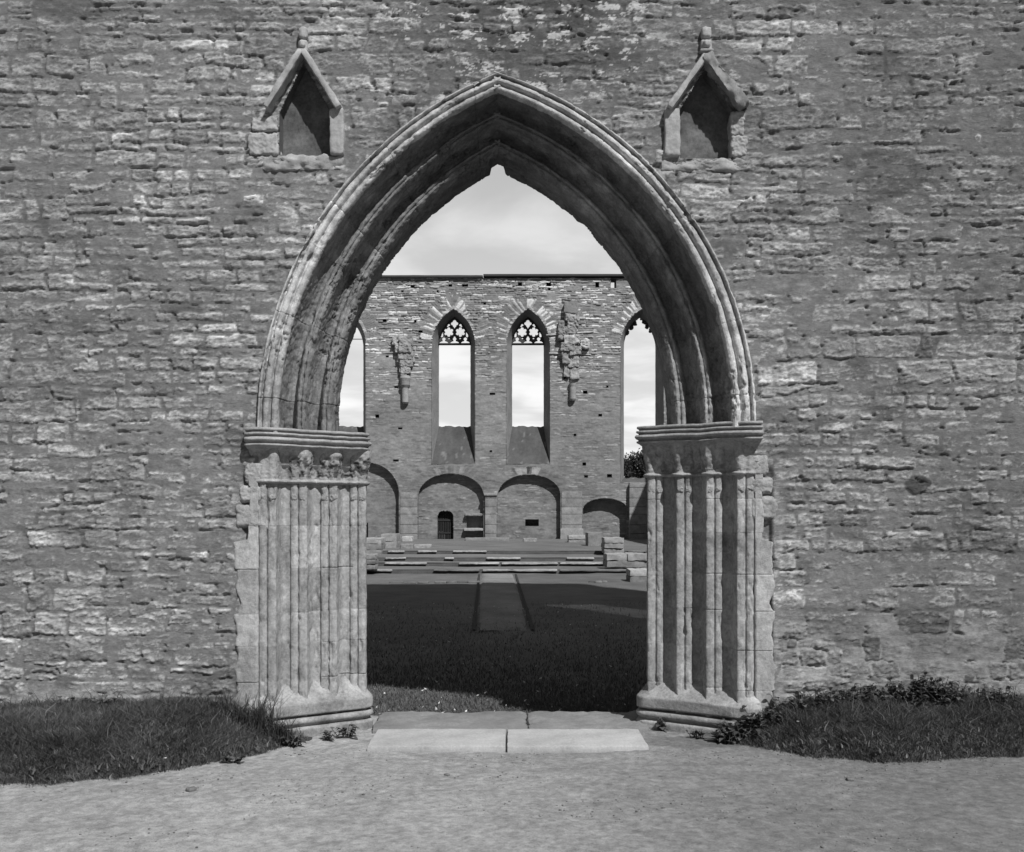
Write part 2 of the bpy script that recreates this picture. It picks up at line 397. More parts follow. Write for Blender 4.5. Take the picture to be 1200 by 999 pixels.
def arch_side(spo, spi, spb, seed):
    joints = np.sort(np.linspace(.10, .90, 6) + RNG.uniform(-.05, .05, 6))
    t = np.unique(np.concatenate([np.linspace(0, 1, 330), [1.004, 1.008], joints, joints - .0022, joints + .0022]))
    Po = arc_pts(spo, APX_O, t); Pi = arc_pts(spi, APX_I, t); Pb = arc_pts(spb, APX_B, t)
    f = pr[:, 0][None, :, None]
    W = Po[:, None, :] * (1 - f) + Pi[:, None, :] * f
    Y = np.broadcast_to(pr[:, 1][None, :], W.shape[:2]).copy()
    V = np.stack([W[..., 0], Y, W[..., 1]], -1)
    # soffit behind the third order
    g = np.linspace(0, 1, 14)[1:]
    S = Pi[:, None, :] * (1 - g)[None, :, None] + Pb[:, None, :] * g[None, :, None]
    rg = .016 * fbm2(np.broadcast_to(t[:, None] * 16, S.shape[:2]), np.broadcast_to(g[None, :] * 2, S.shape[:2]), seed + 5, 3)
    VS = np.stack([S[..., 0], np.broadcast_to((.37 + (.9 - .37) * g)[None, :], S.shape[:2]), S[..., 1]], -1)
    VS[..., 2] += .055 * sstep(.972, .980, t)[:, None] * sstep(.15, .3, g)[None, :]
    V = np.concatenate([V, VS], 1)
    # straight foot that sinks into the impost
    foot = V[:1].copy(); foot[..., 2] = 2.225 if seed < 5 else 2.278
    V = np.concatenate([foot, V], 0); tt = np.concatenate([[-.05], t])
    # radial direction for wear
    nx = np.gradient(V[..., 0], axis=1); ny = np.gradient(V[..., 1], axis=1); nz = np.gradient(V[..., 2], axis=1)
    tx = np.gradient(V, axis=0)
    N = np.cross(tx, np.stack([nx, ny, nz], -1)); N /= np.maximum(np.linalg.norm(N, axis=-1, keepdims=True), 1e-9)
    if N[130, 70, 1] > 0: N = -N
    wear = .004 * fbm3(V, 5, seed, 3) + .010 * fbm3(V, 24, seed + 4, 4, .6) * np.where(np.concatenate([pr[:, 0], np.ones(13)]) > .31, 1.0, .55)[None, :]
    chip = np.minimum(0, fbm3(V * np.array([1, 1, .6]), 8, seed + 8, 5, .6) + .22) * .05
    jd = np.min(np.abs(tt[:, None] - joints[None, :]), axis=1)
    gro = np.where(jd < .001, -.005, 0)[:, None]
    blk = np.searchsorted(joints, tt)
    pit = sstep(.16, .34, fbm3(V, 26, seed + 15, 4, .65)) * sstep(-.1, .25, fbm3(V, 4, seed + 16, 3))
    V = V + N * (wear + chip + gro - .012 * pit)[..., None]
    tone = (1 + .24 * (hrand(blk, seed)[:, None] * 2 - 1)) * np.ones(V.shape[:2])
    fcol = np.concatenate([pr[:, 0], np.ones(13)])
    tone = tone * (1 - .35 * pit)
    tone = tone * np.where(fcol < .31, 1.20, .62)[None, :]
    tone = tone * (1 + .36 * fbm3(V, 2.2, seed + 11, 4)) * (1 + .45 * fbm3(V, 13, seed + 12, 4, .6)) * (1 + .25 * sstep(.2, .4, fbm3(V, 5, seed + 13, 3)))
    drk = sstep(.55, 1.0, tt)[:, None] * np.where(fcol > .31, .42, .10)[None, :]       # tone drops toward the crown, most on the inner orders
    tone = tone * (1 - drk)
    return V, tone
arch = MB()
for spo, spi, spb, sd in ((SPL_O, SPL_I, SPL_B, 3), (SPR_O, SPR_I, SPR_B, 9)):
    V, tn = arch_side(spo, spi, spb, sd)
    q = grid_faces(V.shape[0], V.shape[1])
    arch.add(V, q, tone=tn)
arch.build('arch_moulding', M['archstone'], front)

# ---- piers
def pier_profile():
    p = []
    for k in range(4):
        u, y = .208 * k, .142 * k
        p += [(u, y + .016), (u + .003, y + .004), (u + .012, y - .003), (u + .032, y - .007), (u + .052, y - .003), (u + .059, y + .004), (u + .062, y + .017), (u + .066, y + .017),
              (u + .069, y + .003), (u + .078, y - .003), (u + .098, y - .006), (u + .120, y - .003), (u + .131, y + .003)]
        if k < 3:                                                  # concave return that falls back to the next order
            p += [(u + .134, y + .030), (u + .137, y + .085), (u + .143, y + .122), (u + .154, y + .146), (u + .170, y + .156), (u + .188, y + .158), (u + .204, y + .158)]
    u, y = .208 * 3, .426
    p += [(u + .130, y + .06), (u + .118, y + .12), (u + .040, WT)]
    p = refine(p, 300); p[:, 0] *= .96
    return p
PP = pier_profile()
pn = np.gradient(PP, axis=0); pn = np.stack([pn[:, 1], -pn[:, 0]], -1); pn /= np.maximum(np.linalg.norm(pn, axis=1, keepdims=True), 1e-9)
def pier(side, label):
    sg = 1 if side < 0 else -1                                      # inward direction
    x0 = XL if side < 0 else XR
    ztop = 1.92 if side < 0 else 1.98
    cz = np.cumsum(RNG.uniform(.22, .36, 9)) + .1; cz = cz[cz < ztop - .05]
    z = np.unique(np.concatenate([np.arange(0, ztop, .018), [ztop], cz, cz - .007, cz + .007]))
    blk = np.searchsorted(cz, z)
    jd = np.min(np.abs(z[:, None] - cz[None, :]), axis=1)
    off = np.where(jd < .001, -.005, 0.0)[:, None]
    ordr = (PP[:, 0] / .208).astype(int)
    off = off * (hrand(blk[:, None] * 13 + ordr[None, :] * 3 + side, 9) > .5)
    U = PP[None, :, 0] + pn[None, :, 0] * off; Y = PP[None, :, 1] + pn[None, :, 1] * off
    V = np.stack([x0 + sg * U, Y, np.broadcast_to(z[:, None], U.shape)], -1)
    w = .0018 * fbm3(V, 5, 31 + side, 3) + .0050 * fbm3(V, 34, 37 + side, 3) + np.minimum(0, fbm3(V * np.array([1, 1, .5]), 16, 43 + side, 4, .6) + .22) * .045
    V[..., 0] += sg * pn[None, :, 0] * w; V[..., 1] += pn[None, :, 1] * w
    ordr = (PP[:, 0] / .208).astype(int)
    tone = 1 + .16 * (hrand(blk[:, None] * 7 + ordr[None, :], 5 + side) * 2 - 1)
    tone = tone * (1 + .20 * fbm3(V, 3, 51, 3)) * (1 - .34 * sstep(.12, .5, fbm3(V * np.array([1, 1, .7]), 9, 55, 4, .6))) * (1 + .22 * fbm3(V, 40, 57, 2))
    m = MB().add(V, grid_faces(*U.shape), tone=tone)
    # flat ashlar strip with an uneven toothed edge against the rubble
    wz = z.copy()
    edge = (.150 if side < 0 else .125) + .030 * hrand(blk, 77 + side) + .035 * fbm2(z * 11, z * 0, 78, 4, .6)
    edge = np.where(z > 1.45, edge * .45, edge)
    uu = np.linspace(0, 1, 16)
    E = -edge[:, None] * (1 - uu)[None, :]
    dep = -.010 + .014 * np.clip(1 - uu * 14, 0, 1)[None, :] ** 2 + .004 * np.clip(uu * 15 - 14, 0, 1)[None, :] * 6
    VS = np.stack([x0 + sg * E, np.broadcast_to(dep, E.shape) + np.where(jd < .001, .004, 0)[:, None], np.broadcast_to(z[:, None], E.shape)], -1)
    VS[..., 1] -= .006 * fbm3(VS, 6, 81, 3) + .004 * fbm3(VS, 26, 83, 2)
    ts = (1.02 + .18 * (hrand(blk, 87 + side)[:, None] * 2 - 1)) * (1 + .2 * fbm3(VS, 4, 89, 3))
    m.add(VS, grid_faces(*E.shape), tone=ts)
    pr_ = m.build('pier', M['ashlar'], front); tag(pr_, label)
    # straight plan used by base and impost: along the splay
    def ring(o, n=60, e0=.70):
        a = math.atan2(.142, .208)
        uo = (-.068 if side < 0 else -.030) - .15 * max(o, -.05)
        f0, f1 = (uo, .12), (uo, -o)
        b = (.035 + o * math.tan(a / 2), -o)
        ue = e0 + o
        # intersection of splay line (offset o) with the inner return
        c = (ue - .04, -o + (ue - .04 - b[0]) * math.tan(a)); d = (ue, c[1] + .07); e = (ue - .11, WT - .01)
        return refine([f0, f1, b, c, d, e], n)
    def loft(prof, seed, amp, e0):
        R = np.stack([ring(o, 60, e0) for (zz, o) in prof])
        V = np.stack([x0 + sg * R[..., 0], R[..., 1], np.array([zz for zz, o in prof])[:, None] * np.ones(R.shape[:2])], -1)
        nn = np.gradient(R, axis=1); nn = np.stack([nn[..., 1], -nn[..., 0]], -1); nn /= np.maximum(np.linalg.norm(nn, axis=-1, keepdims=True), 1e-9)
        w = amp * fbm3(V, 5, seed, 3) + amp * .6 * fbm3(V, 25, seed + 3, 2)
        V[..., 0] += sg * nn[..., 0] * w; V[..., 1] += nn[..., 1] * w
        V[..., 2] += amp * .5 * fbm3(V, 3, seed + 6, 2)
        return V
    # base
    bp = [(-.12, .075), (.045, .078), (.056, .070), (.062, .050), (.070, .046), (.078, .060), (.090, .076), (.108, .080), (.124, .072), (.131, .056),
          (.135, .026), (.146, .026), (.150, .070), (.156, .076), (.225, .076), (.236, .074), (.246, .060), (.262, .045), (.30, .010), (.34, -.028), (.38, -.065), (.42, -.10), (.45, -.14)]
    bp = refine(bp, 90)
    V = loft([tuple(q) for q in bp], 91 + side, .006, .70 if side < 0 else .73)
    V[..., 2] -= .02 * sstep(.5, .9, V[..., 1])
    base = obj('base', V.reshape(-1, 3), grid_faces(*V.shape[:2]), M['ashlar'], pr_, tone=(.90 * (1 + .30 * fbm3(V, 4, 95, 4)) * (1 - .25 * sstep(.1, .4, fbm3(V, 8, 96, 4))) * (1 + .10 * sstep(.24, .30, V[..., 2]))).ravel())
    # impost: moulded shelf and hollow under it
    zt = 2.272 if side < 0 else 2.325
    ip = [(0, -.30), (0, .0), (0, .082), (-.006, .090), (-.020, .090), (-.024, .070), (-.033, .070), (-.037, .092), (-.046, .098), (-.054, .092), (-.058, .074), (-.066, .074), (-.070, .098), (-.084, .110),
          (-.100, .100), (-.104, .078), (-.115, .078), (-.119, .094), (-.131, .094), (-.135, .076), (-.150, .045), (-.172, .014), (-.20, -.006), (-.235, -.014), (-.262, -.016), (-.30, -.05)]
    ip = refine(ip, 140)
    V = loft([(zt + a, o) for a, o in ip], 101 + side, .0035, .665 if side < 0 else .715)
    wob = .012 * fbm2(V[..., 0] * 5, V[..., 1] * 5, 105, 3)
    V[..., 2] += np.clip(wob, -.02, .004)
    obj('impost', V.reshape(-1, 3), grid_faces(*V.shape[:2])[:, ::-1], M['ashlar'], pr_, tone=(.92 * (1 + .25 * fbm3(V, 4, 107, 3))).ravel())
    # capitals: one bell per order, flaring up to the impost, with a neck ring below
    z0 = 1.885 if side < 0 else 1.945
    z1 = zt - .20
    cap = MB()
    K_ = np.ones(11) / 11
    ext = np.concatenate([np.repeat(PP[:1], 5, 0), PP, np.repeat(PP[-1:], 5, 0)])
    PC = np.stack([np.convolve(ext[:, i], K_, 'valid') for i in (0, 1)], -1)
    nc = np.gradient(PC, axis=0); nc = np.stack([nc[:, 1], -nc[:, 0]], -1); nc /= np.maximum(np.linalg.norm(nc, axis=1, keepdims=True), 1e-9)
    pc = refine([(z0 - .016, -.004), (z0 - .012, .018), (z0 - .002, .028), (z0 + .010, .022), (z0 + .015, .004), (z0 + .05, .006), (z0 + .09, .014), (z0 + .13, .026), (z1 + .01, .036), (z1 + .08, .038)], 60)
    FL = np.where(pc[:, 0][:, None] > z0 + .03, np.minimum(pc[:, 1][:, None], .008 + .03 * sstep(.14, .22, PC[:, 0])[None, :]), pc[:, 1][:, None])
    Vc = np.stack([x0 + sg * (PC[None, :, 0] + nc[None, :, 0] * FL), PC[None, :, 1] + nc[None, :, 1] * FL, pc[:, 0][:, None] * np.ones((1, len(PC)))], -1)
    lv = sstep(z0 + .018, z0 + .035, Vc[..., 2]) * sstep(z1 + .02, z1 - .02, Vc[..., 2])
    fol = (1.0 if side < 0 else .45) * lv * sstep(.17, .21, PC[:, 0])[None, :]
    lf = fbm3(Vc, 30, 113 + side, 3, .6)
    w = -.022 * np.clip(lf + .1, 0, 1) * fol + .004 * fbm3(Vc, 18, 119, 3) + .004 * fbm3(Vc, 45, 121, 2)
    Vc[..., 0] += sg * nc[None, :, 0] * w; Vc[..., 1] += nc[None, :, 1] * w
    tc = .96 * (1 + .25 * fbm3(Vc, 9, 123, 3)) * (1 - .72 * fol * sstep(-.12, .18, lf))     # tone drops where the foliage is carved in
    cap.add(Vc, grid_faces(*Vc.shape[:2]), tone=tc)
    for k in range(4):                                             # little stops where the slim fillets end under the neck
        for cc in (.032, .095):
            Vb, Qb = rbox((x0 + sg * (.2 * k + cc), .142 * k + .008, z0 - .115), (.050, .04, .05), .02, 8, .012, 131 + k, None, 30)
            cap.add(Vb, Qb, tone=.85)
    cap.build('capital', M['ashlar'], pr_)
    # rough quoin beside the capital zone
    q = MB()
    for (zz0, zz1, w_) in ((z0 - .02, z0 + .14, .135), (z0 - .16, z0 - .03, .17), (z0 - .34, z0 - .17, .20)):
        Vb, Qb = rbox((x0 - sg * (w_ / 2 - .03), .045, (zz0 + zz1) / 2), (w_, .11, zz1 - zz0 - .004), .03, 22, .012, 141 + int(w_ * 100), None, 16)
        q.add(Vb, Qb, tone=.95)
    q.build('quoin', M['ashlar'], pr_)
    return pr_
pier(-1, 'sunlit left pier with all its slim shafts bright')
pier(1, 'right pier with deep dark shaded hollows between its shafts')

# ---- niches
def niche(n, side, label):
    dep = .13
    pts = [(n['x0'], n['zb']), (n['x0'], n['ze']), (n['xa'], n['za']), (n['x1'], n['ze']), (n['x1'], n['zb'])]
    r = refine(pts + [pts[0]], 80)
    ys = np.linspace(-.004, dep, 10)
    V = np.stack([np.broadcast_to(r[None, :, 0], (10, 80)), np.broadcast_to(ys[:, None], (10, 80)), np.broadcast_to(r[None, :, 1], (10, 80))], -1).copy()
    V[..., 1] += 0
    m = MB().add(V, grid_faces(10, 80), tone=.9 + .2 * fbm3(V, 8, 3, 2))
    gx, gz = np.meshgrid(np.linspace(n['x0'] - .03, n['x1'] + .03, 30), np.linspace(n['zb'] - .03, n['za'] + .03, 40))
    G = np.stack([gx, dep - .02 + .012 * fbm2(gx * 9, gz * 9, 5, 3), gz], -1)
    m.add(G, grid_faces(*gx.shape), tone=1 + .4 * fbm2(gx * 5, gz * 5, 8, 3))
    o = m.build('niche', M['nicheback'], front); tag(o, label)
    # two inclined roof slabs leaning together
    for sg in (-1, 1):
        xe = (P0(315, 0)[0], P0(398, 0)[0]) if side < 0 else (P0(784, 0)[0], P0(870, 0)[0])
        e = np.array([xe[0] if sg < 0 else xe[1], P0(0, 129)[1]]); a = np.array([n['xa'] + sg * .012, n['za'] + .055])
        L = float(np.linalg.norm(a - e)); ang = math.atan2(a[1] - e[1], a[0] - e[0])
        c = (a + e) / 2; th = .044 if not (side > 0 and sg > 0) else .075
        Vb, Qb = rbox((0, 0, 0), (L + .02, .20, th), .012, 30, .010 if not (side > 0 and sg > 0) else .03, 11 + sg + side, None, 13)
        R = np.array(rotY(-ang))
        Vb = Vb @ R.T + np.array([c[0], .006, c[1]])
        s = obj('roof_slab', Vb, Qb, M['nichestone'], o, tone=(1.05 if side < 0 or sg < 0 else .72) * (1 + .4 * fbm3(Vb, 9, 35, 4, .6)))
    if side < 0:
        jl = [((P0(311, 0)[0], .05, P0(0, 146)[1]), (.19, .15, .10)), ((P0(309, 0)[0], .05, P0(0, 170)[1]), (.22, .15, .17))]
        jr = [((P0(395.5, 0)[0], .03, P0(0, 156)[1]), (.105, .15, .335))]
        sl = ((P0(352, 0)[0], .066, P0(0, 191)[1]), (.60, .16, .105))
    else:
        jl = [((P0(787, 0)[0], .03, P0(0, 157)[1]), (.112, .15, .35))]
        jr = [((P0(864, 0)[0], .055, P0(0, 146)[1]), (.09, .15, .17)), ((P0(866, 0)[0], .055, P0(0, 172)[1]), (.11, .15, .15))]
        sl = ((P0(826, 0)[0], .066, P0(0, 194)[1]), (.64, .16, .085))
    for k, (c, s) in enumerate(jl + jr):
        Vb, Qb = rbox(c, s, .016, 26, .018 if s[2] < .2 else .008, 21 + k + side, None, 14)
        obj('jamb', Vb, Qb, M['nichestone'], o, tone=.98 + .2 * fbm3(Vb, 12, 33, 3))
    Vb, Qb = rbox(sl[0], sl[1], .016, 40, .030, 41 + side, None, 13)
    obj('sill', Vb, Qb, M['nichestone'], o, tone=.92 + .25 * fbm3(Vb, 12, 43, 3))
    # carved finial above the point
    fx, fz = P0(827 if side > 0 else 356, 57)
    f = MB()
    sc = 1.0 if side > 0 else .8
    Vb, Qb = rbox((fx, -.01, fz), (.085 * sc, .07, .10), .02, 10, .006, 51, None, 20); f.add(Vb, Qb)
    Vb, Qb = rbox((fx, -.045, fz + .012), (.055 * sc, .05, .055), .026, 10, .003, 52, None, 20); f.add(Vb, Qb, tone=1.15)
    Vb, Qb = rbox((fx, -.03, fz - .035), (.10 * sc, .06, .022), .010, 8, .003, 53, None, 20); f.add(Vb, Qb, tone=.9)
    Vb, Qb = rbox((fx, -.02, fz + .10), (.075 * sc, .07, .09), .025, 8, .008, 54, None, 20); f.add(Vb, Qb)
    f.build('finial', M['nichestone'], o)
niche(NL, -1, 'left gabled niche with rough block jamb on its left')
niche(NR, 1, 'right gabled niche under a carved round boss')

# ------------------------------------------------------------------ GROUND
def smooth_poly(xq, pts):
    p = np.array(pts); return np.interp(xq, p[:, 0], p[:, 1])
def path_h(x, y): return .018 * fbm2(x * .7, y * .9, 201, 3) + .007 * fbm2(x * 5, y * 6, 203, 3) - .012
S = 320
g_ = obj('ground', [(-S, -S, -.34), (S, -S, -.34), (S, S, -.34), (-S, S, -.34)], [(0, 1, 2, 3)], M['field'], smooth=False); g_['kind'] = 'structure'
px_ = axis_pts([(-14, -4.2, .4, .03), (-4.2, 4.2, .022, .022), (4.2, 14, .03, .4)])
py_ = axis_pts([(-24, -4, .5, .03), (-4, .02, .022, .022), (.02, .90, .03, .03)])
PX, PY = np.meshgrid(px_, py_)
PZ = path_h(PX.ravel(), PY.ravel()).reshape(PX.shape)
PZ = PZ + .003 * fbm2(PX * 12, PY * 12, 204, 3) + .004 * fbm2(PX * 26, PY * 30, 205, 2)
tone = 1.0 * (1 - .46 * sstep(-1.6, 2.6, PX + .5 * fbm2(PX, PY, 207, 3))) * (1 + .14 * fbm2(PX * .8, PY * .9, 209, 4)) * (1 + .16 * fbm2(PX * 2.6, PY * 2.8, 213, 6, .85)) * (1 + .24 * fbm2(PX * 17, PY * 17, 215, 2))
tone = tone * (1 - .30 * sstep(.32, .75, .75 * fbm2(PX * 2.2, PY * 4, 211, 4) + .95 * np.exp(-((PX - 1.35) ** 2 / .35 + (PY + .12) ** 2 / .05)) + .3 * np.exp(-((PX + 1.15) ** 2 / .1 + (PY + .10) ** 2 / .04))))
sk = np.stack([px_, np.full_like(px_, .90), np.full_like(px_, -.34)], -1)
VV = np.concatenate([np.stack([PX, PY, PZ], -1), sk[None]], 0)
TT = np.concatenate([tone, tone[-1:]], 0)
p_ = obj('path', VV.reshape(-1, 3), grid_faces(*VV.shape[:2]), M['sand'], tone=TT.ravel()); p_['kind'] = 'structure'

# interior lawn, low steps and terrace
LZ = -.18
STEPS = [(24.8, -.065), (27.0, .05), (28.4, .165), (32.0, .28)]    # (y of the riser, level above it)
lx = np.linspace(-11.4, 11.4, 160)
def sheet(name, y0, y1, z, m, amp, ny, tn):
    ly = np.linspace(y0, y1, ny); A, B = np.meshgrid(lx, ly)
    Zs = z + amp * fbm2(A * .6, B * .6, 221, 3) + amp * .4 * fbm2(A * 3, B * 3, 223, 2)
    o = obj(name, np.stack([A, B, Zs], -1).reshape(-1, 3), grid_faces(*A.shape), m, tone=(tn * (1 + .25 * fbm2(A * .8, B * .5, 225, 4))).ravel())
    o['kind'] = 'structure'; return o
sheet('lawn', .905, 24.8, LZ, M['lawn'], .025, 240, 1.0)
for k, (y0, z) in enumerate(STEPS):
    y1 = STEPS[k + 1][0] if k < 3 else 52.5
    o = sheet('terrace', y0, y1, z, M['terr'], .018, 40 if k < 3 else 90, .95 if k < 3 else .9)
    # earth riser under the front edge
    ra = np.linspace(-11.4, 11.4, 200)
    rz = np.stack([np.stack([ra, np.full_like(ra, y0 - .03) + .05 * fbm2(ra * 2, ra * 0 + k, 231, 3), np.full_like(ra, z - .16)], -1),
                   np.stack([ra, np.full_like(ra, y0 - .01) + .05 * fbm2(ra * 2, ra * 0 + k, 233, 3), np.full_like(ra, z - .02)], -1),
                   np.stack([ra, np.full_like(ra, y0 + .12), z + .012 + 0 * ra], -1)], 0)
    o = obj('terrace_edge', rz.reshape(-1, 3), grid_faces(3, 200), M['soil'], tone=np.full(600, 1.5)); o['kind'] = 'structure'
# paved strip running up the middle of the lawn, with a bare trench along each side
def lpt(px, py, z):
    d = (EYE - z) * 1200 / (py - 605); return ((px - 600) * d / 1200, CY + d)
a0, a1 = lpt(558, 738, LZ + .03), lpt(622, 738, LZ + .03); b0, b1 = lpt(563, 673, LZ + .03), lpt(603, 673, LZ + .03)
tt = np.linspace(0, 1, 90); ww = np.linspace(0, 1, 14)
Lx = (a0[0] + (b0[0] - a0[0]) * tt)[:, None] * (1 - ww) + (a1[0] + (b1[0] - a1[0]) * tt)[:, None] * ww
Ly = (a0[1] + (b0[1] - a0[1]) * tt)[:, None] + 0 * ww[None, :]
Lz = LZ + .012 + .028 * sstep(0, .25, tt)[:, None] + .014 * fbm2(Lx * 3, Ly * 3, 241, 3) - .07 * np.maximum(0, np.abs(ww - .5) * 2 - .86)[None, :] / .14
o = obj('paved_strip', np.stack([Lx, Ly, Lz], -1).reshape(-1, 3), grid_faces(90, 14), M['strip'], tone=(1 + .25 * fbm2(Lx * 2, Ly * .9, 243, 3)).ravel()); o['kind'] = 'structure'
for sgn, (q0, q1) in ((-1, (a0, b0)), (1, (a1, b1))):
    w0, w1 = .005, .065
    Tx = (q0[0] + (q1[0] - q0[0]) * tt)[:, None] + sgn * np.array([w0, w1])[None, :]
    Ty = (q0[1] + (q1[1] - q0[1]) * tt)[:, None] + 0 * Tx
    o = obj('trench', np.stack([Tx, Ty, np.full_like(Tx, LZ + .032)], -1).reshape(-1, 3), grid_faces(90, 2), M['soil'], tone=np.full(180, .85)); o['kind'] = 'structure'

# threshold
def gpt(px, py, z=.02):
    d = (EYE - z) * 1200 / (py - 605); return ((px - 600) * d / 1200, CY + d)
for k, (xa, xb2, lab) in enumerate(((-1.015, -.045, 'pale sawn limestone slab on the left half of the portal threshold'), (-.035, .955, 'pale sawn limestone slab on the right half of the portal threshold'))):
    Vb, Qb = rbox(((xa + xb2) / 2, -.06, -.01), (xb2 - xa, .60, .07), .014, 40, .005, 301 + k, None, 7)
    tag(obj('threshold_slab', Vb, Qb, M['slab'], tone=np.full(len(Vb), 1.0 if k else .96), loc=((xa + xb2) / 2, -.06, -.045)), lab, 'paving slab', 'pale slabs in front of the doorway')
for k, (xa, xb2, y0, y1, zt, lab) in enumerate(((-1.07, .12, .245, .90, .026, 'long worn sill stone behind the left pale slab of the threshold'), (.125, 1.04, .245, .89, .030, 'long worn sill stone behind the right pale slab of the threshold'))):
    Vb, Qb = rbox(((xa + xb2) / 2, (y0 + y1) / 2, zt - .06), (xb2 - xa, y1 - y0, .12), .03, 40, .022, 311 + k, None, 7)
    tag(obj('step_stone', Vb, Qb, M['thresh'], tone=.95 + .25 * fbm3(Vb, 5, 317 + k, 3), loc=((xa + xb2) / 2, (y0 + y1) / 2, zt - .12)), lab, 'step', 'worn stones of the threshold')

# verges: earth banks at the foot of the wall, grass on them
LEFT_EDGE = [(-14, -1.5), (-3.75, -1.33), (-2.81, -1.24), (-2.49, -1.12), (-2.195, -.91), (-1.887, -.63), (-1.557, -.17), (-1.45, .05)]
RIGHT_EDGE = [(1.45, .10), (1.53, .06), (1.636, -.22), (1.777, -.38), (2.07, -.58), (2.6, -.70), (3.13, -.55), (3.6, -.57), (14, -.8)]
def bank_h(x, y, edge, top):
    e = smooth_poly(x, edge) + .10 * fbm2(x * 3, x * 0, 251, 4, .65)
    t = np.clip((y - e) / np.maximum(.05, np.minimum(.75, .06 - e)), 0, 1)
    tp = top * sstep(1.50, 2.35, np.abs(x))
    return -.03 + (tp + .03) * (t * (2 - t)) + .015 * fbm2(x * 4, y * 4, 253, 3), e
for edge, xr, top in ((LEFT_EDGE, (-14, -1.47), .20), (RIGHT_EDGE, (1.47, 14), .23)):
    vx = axis_pts([(xr[0], -4, .3, .05), (-4, xr[1], .04, .03)]) if xr[0] < 0 else axis_pts([(xr[0], 4, .03, .04), (4, xr[1], .05, .3)])
    A, t = np.meshgrid(vx, np.linspace(0, 1, 40))
    e = smooth_poly(A, edge)
    B = e + (.05 - e) * t
    Zv, _ = bank_h(A, B, edge, top)
    o = obj('verge', np.stack([A, B, Zv], -1).reshape(-1, 3), grid_faces(*A.shape), M['soil'], tone=np.full(A.size, 1.0)); o['kind'] = 'structure'

def blades(P, h, w, seed, lean=.5, tone=(.6, 1.4)):
    """P base points (n,3), h heights, w widths -> arrays of 5-vertex curved blades"""
    r = np.random.default_rng(seed); n = len(P)
    a = r.uniform(0, 2 * PI, n); d = np.stack([np.cos(a), np.sin(a), 0 * a], -1)
    b = r.uniform(0, 2 * PI, n); s = np.stack([np.cos(b), np.sin(b), 0 * b], -1) * (w / 2)[:, None]
    l = (r.uniform(.1, 1, n) * lean)[:, None]
    up = np.array([0, 0, 1.0])
    m = P + (up + d * l * .35) * (h * .55)[:, None]
    t = P + (up * .95 + d * l * 1.1) * h[:, None]
    V = np.stack([P - s, P + s, m + s * .8, m - s * .8, t], 1)
    i = np.arange(n)[:, None] * 5
    tn = np.repeat(r.uniform(tone[0], tone[1], n), 5)
    return V.reshape(-1, 3), i + np.array([[0, 1, 2, 3]]), i + np.array([[3, 2, 4]]), tn
def verge_grass(edge, xr, top, n, seed, label, name):
    r = np.random.default_rng(seed)
    x = r.uniform(xr[0], xr[1], n * 2); e = smooth_poly(x, edge)
    y = e + (.02 - e) * r.uniform(0, 1, n * 2) + .10 * fbm2(x * 3, x * 0, 251, 4, .65) - .06 * r.uniform(0, 1, n * 2) ** 4
    dens = np.clip((.0 - e) / 1.3, .05, 1)
    k = r.uniform(0, 1, n * 2) < dens; x, y = x[k], y[k]
    z, e = bank_h(x, y, edge, top)
    patch = fbm2(x * 3, y * 3, seed, 3)
    near = sstep(0, .35, y - e)
    h = (.040 + .055 * near) * np.where(r.uniform(0, 1, len(x)) > .985, 1.9, 1) * (.45 + .55 * sstep(1.5, 2.0, np.abs(x))) * (1 + .5 * patch) * r.uniform(.6, 1.35, len(x))
    V, Q, T_, tn = blades(np.stack([x, y, z - .005], -1), h, r.uniform(.003, .007, len(x)), seed + 1, 1.0)
    tn = tn * np.repeat((1 + .60 * fbm2(x * 4.5, y * 6, seed + 4, 4, .7)) * np.where(r.uniform(0, 1, len(x)) > .965, 2.3, 1), 5)
    m = MB().add(V, Q, T_, tn)
    # low clover and dandelion leaves mixed in
    n2 = len(x) // 60; id2 = r.choice(len(x), n2, replace=False)
    P2 = np.stack([x[id2], y[id2], z[id2] + r.uniform(.01, .06, n2)], -1)
    V, Q, T_, tn = blades(P2, r.uniform(.02, .045, n2), r.uniform(.007, .014, n2), seed + 2, 2.2, (.8, 1.6)); m.add(V, Q, T_, tn)
    o = m.build(name, M['grass'], loc=(xr[0] if xr[0] > 0 else xr[1], -.3, 0)); tag(o, label, 'grass', kind='stuff')
verge_grass(LEFT_EDGE, (-6.5, -1.5), .20, 150000, 401, 'dark grass on the bank left of the doorway', 'grass')
verge_grass(RIGHT_EDGE, (1.5, 6.5), .23, 150000, 411, 'dark grass on the bank right of the doorway', 'grass')
# short turf on the shaded lawn inside
r = np.random.default_rng(421)
n = 60000
d = 1.0 / r.uniform(1 / 24.0, 1 / 1.0, n) * 1.0
y = .93 + (d - 1.0); x = r.uniform(-1, 1, n) * (1.5 + .17 * y)
ok = y < 14; x, y = x[ok], y[ok]
P = np.stack([x, y, np.full_like(x, LZ) + .025 * fbm2(x * .6, y * .6, 221, 3) + .01 * fbm2(x * 3, y * 3, 223, 2)], -1)
V, Q, T_, tn = blades(P, r.uniform(.02, .055, len(x)), r.uniform(.005, .010, len(x)), 423, 1.2, (.75, 1.25))
mb = MB().add(V, Q, T_, tn)
tag(mb.build('lawn_grass', M['lgrass'], loc=(0, 1, LZ)), 'short dark lawn grass in the shade behind the doorway', 'grass', kind='stuff')
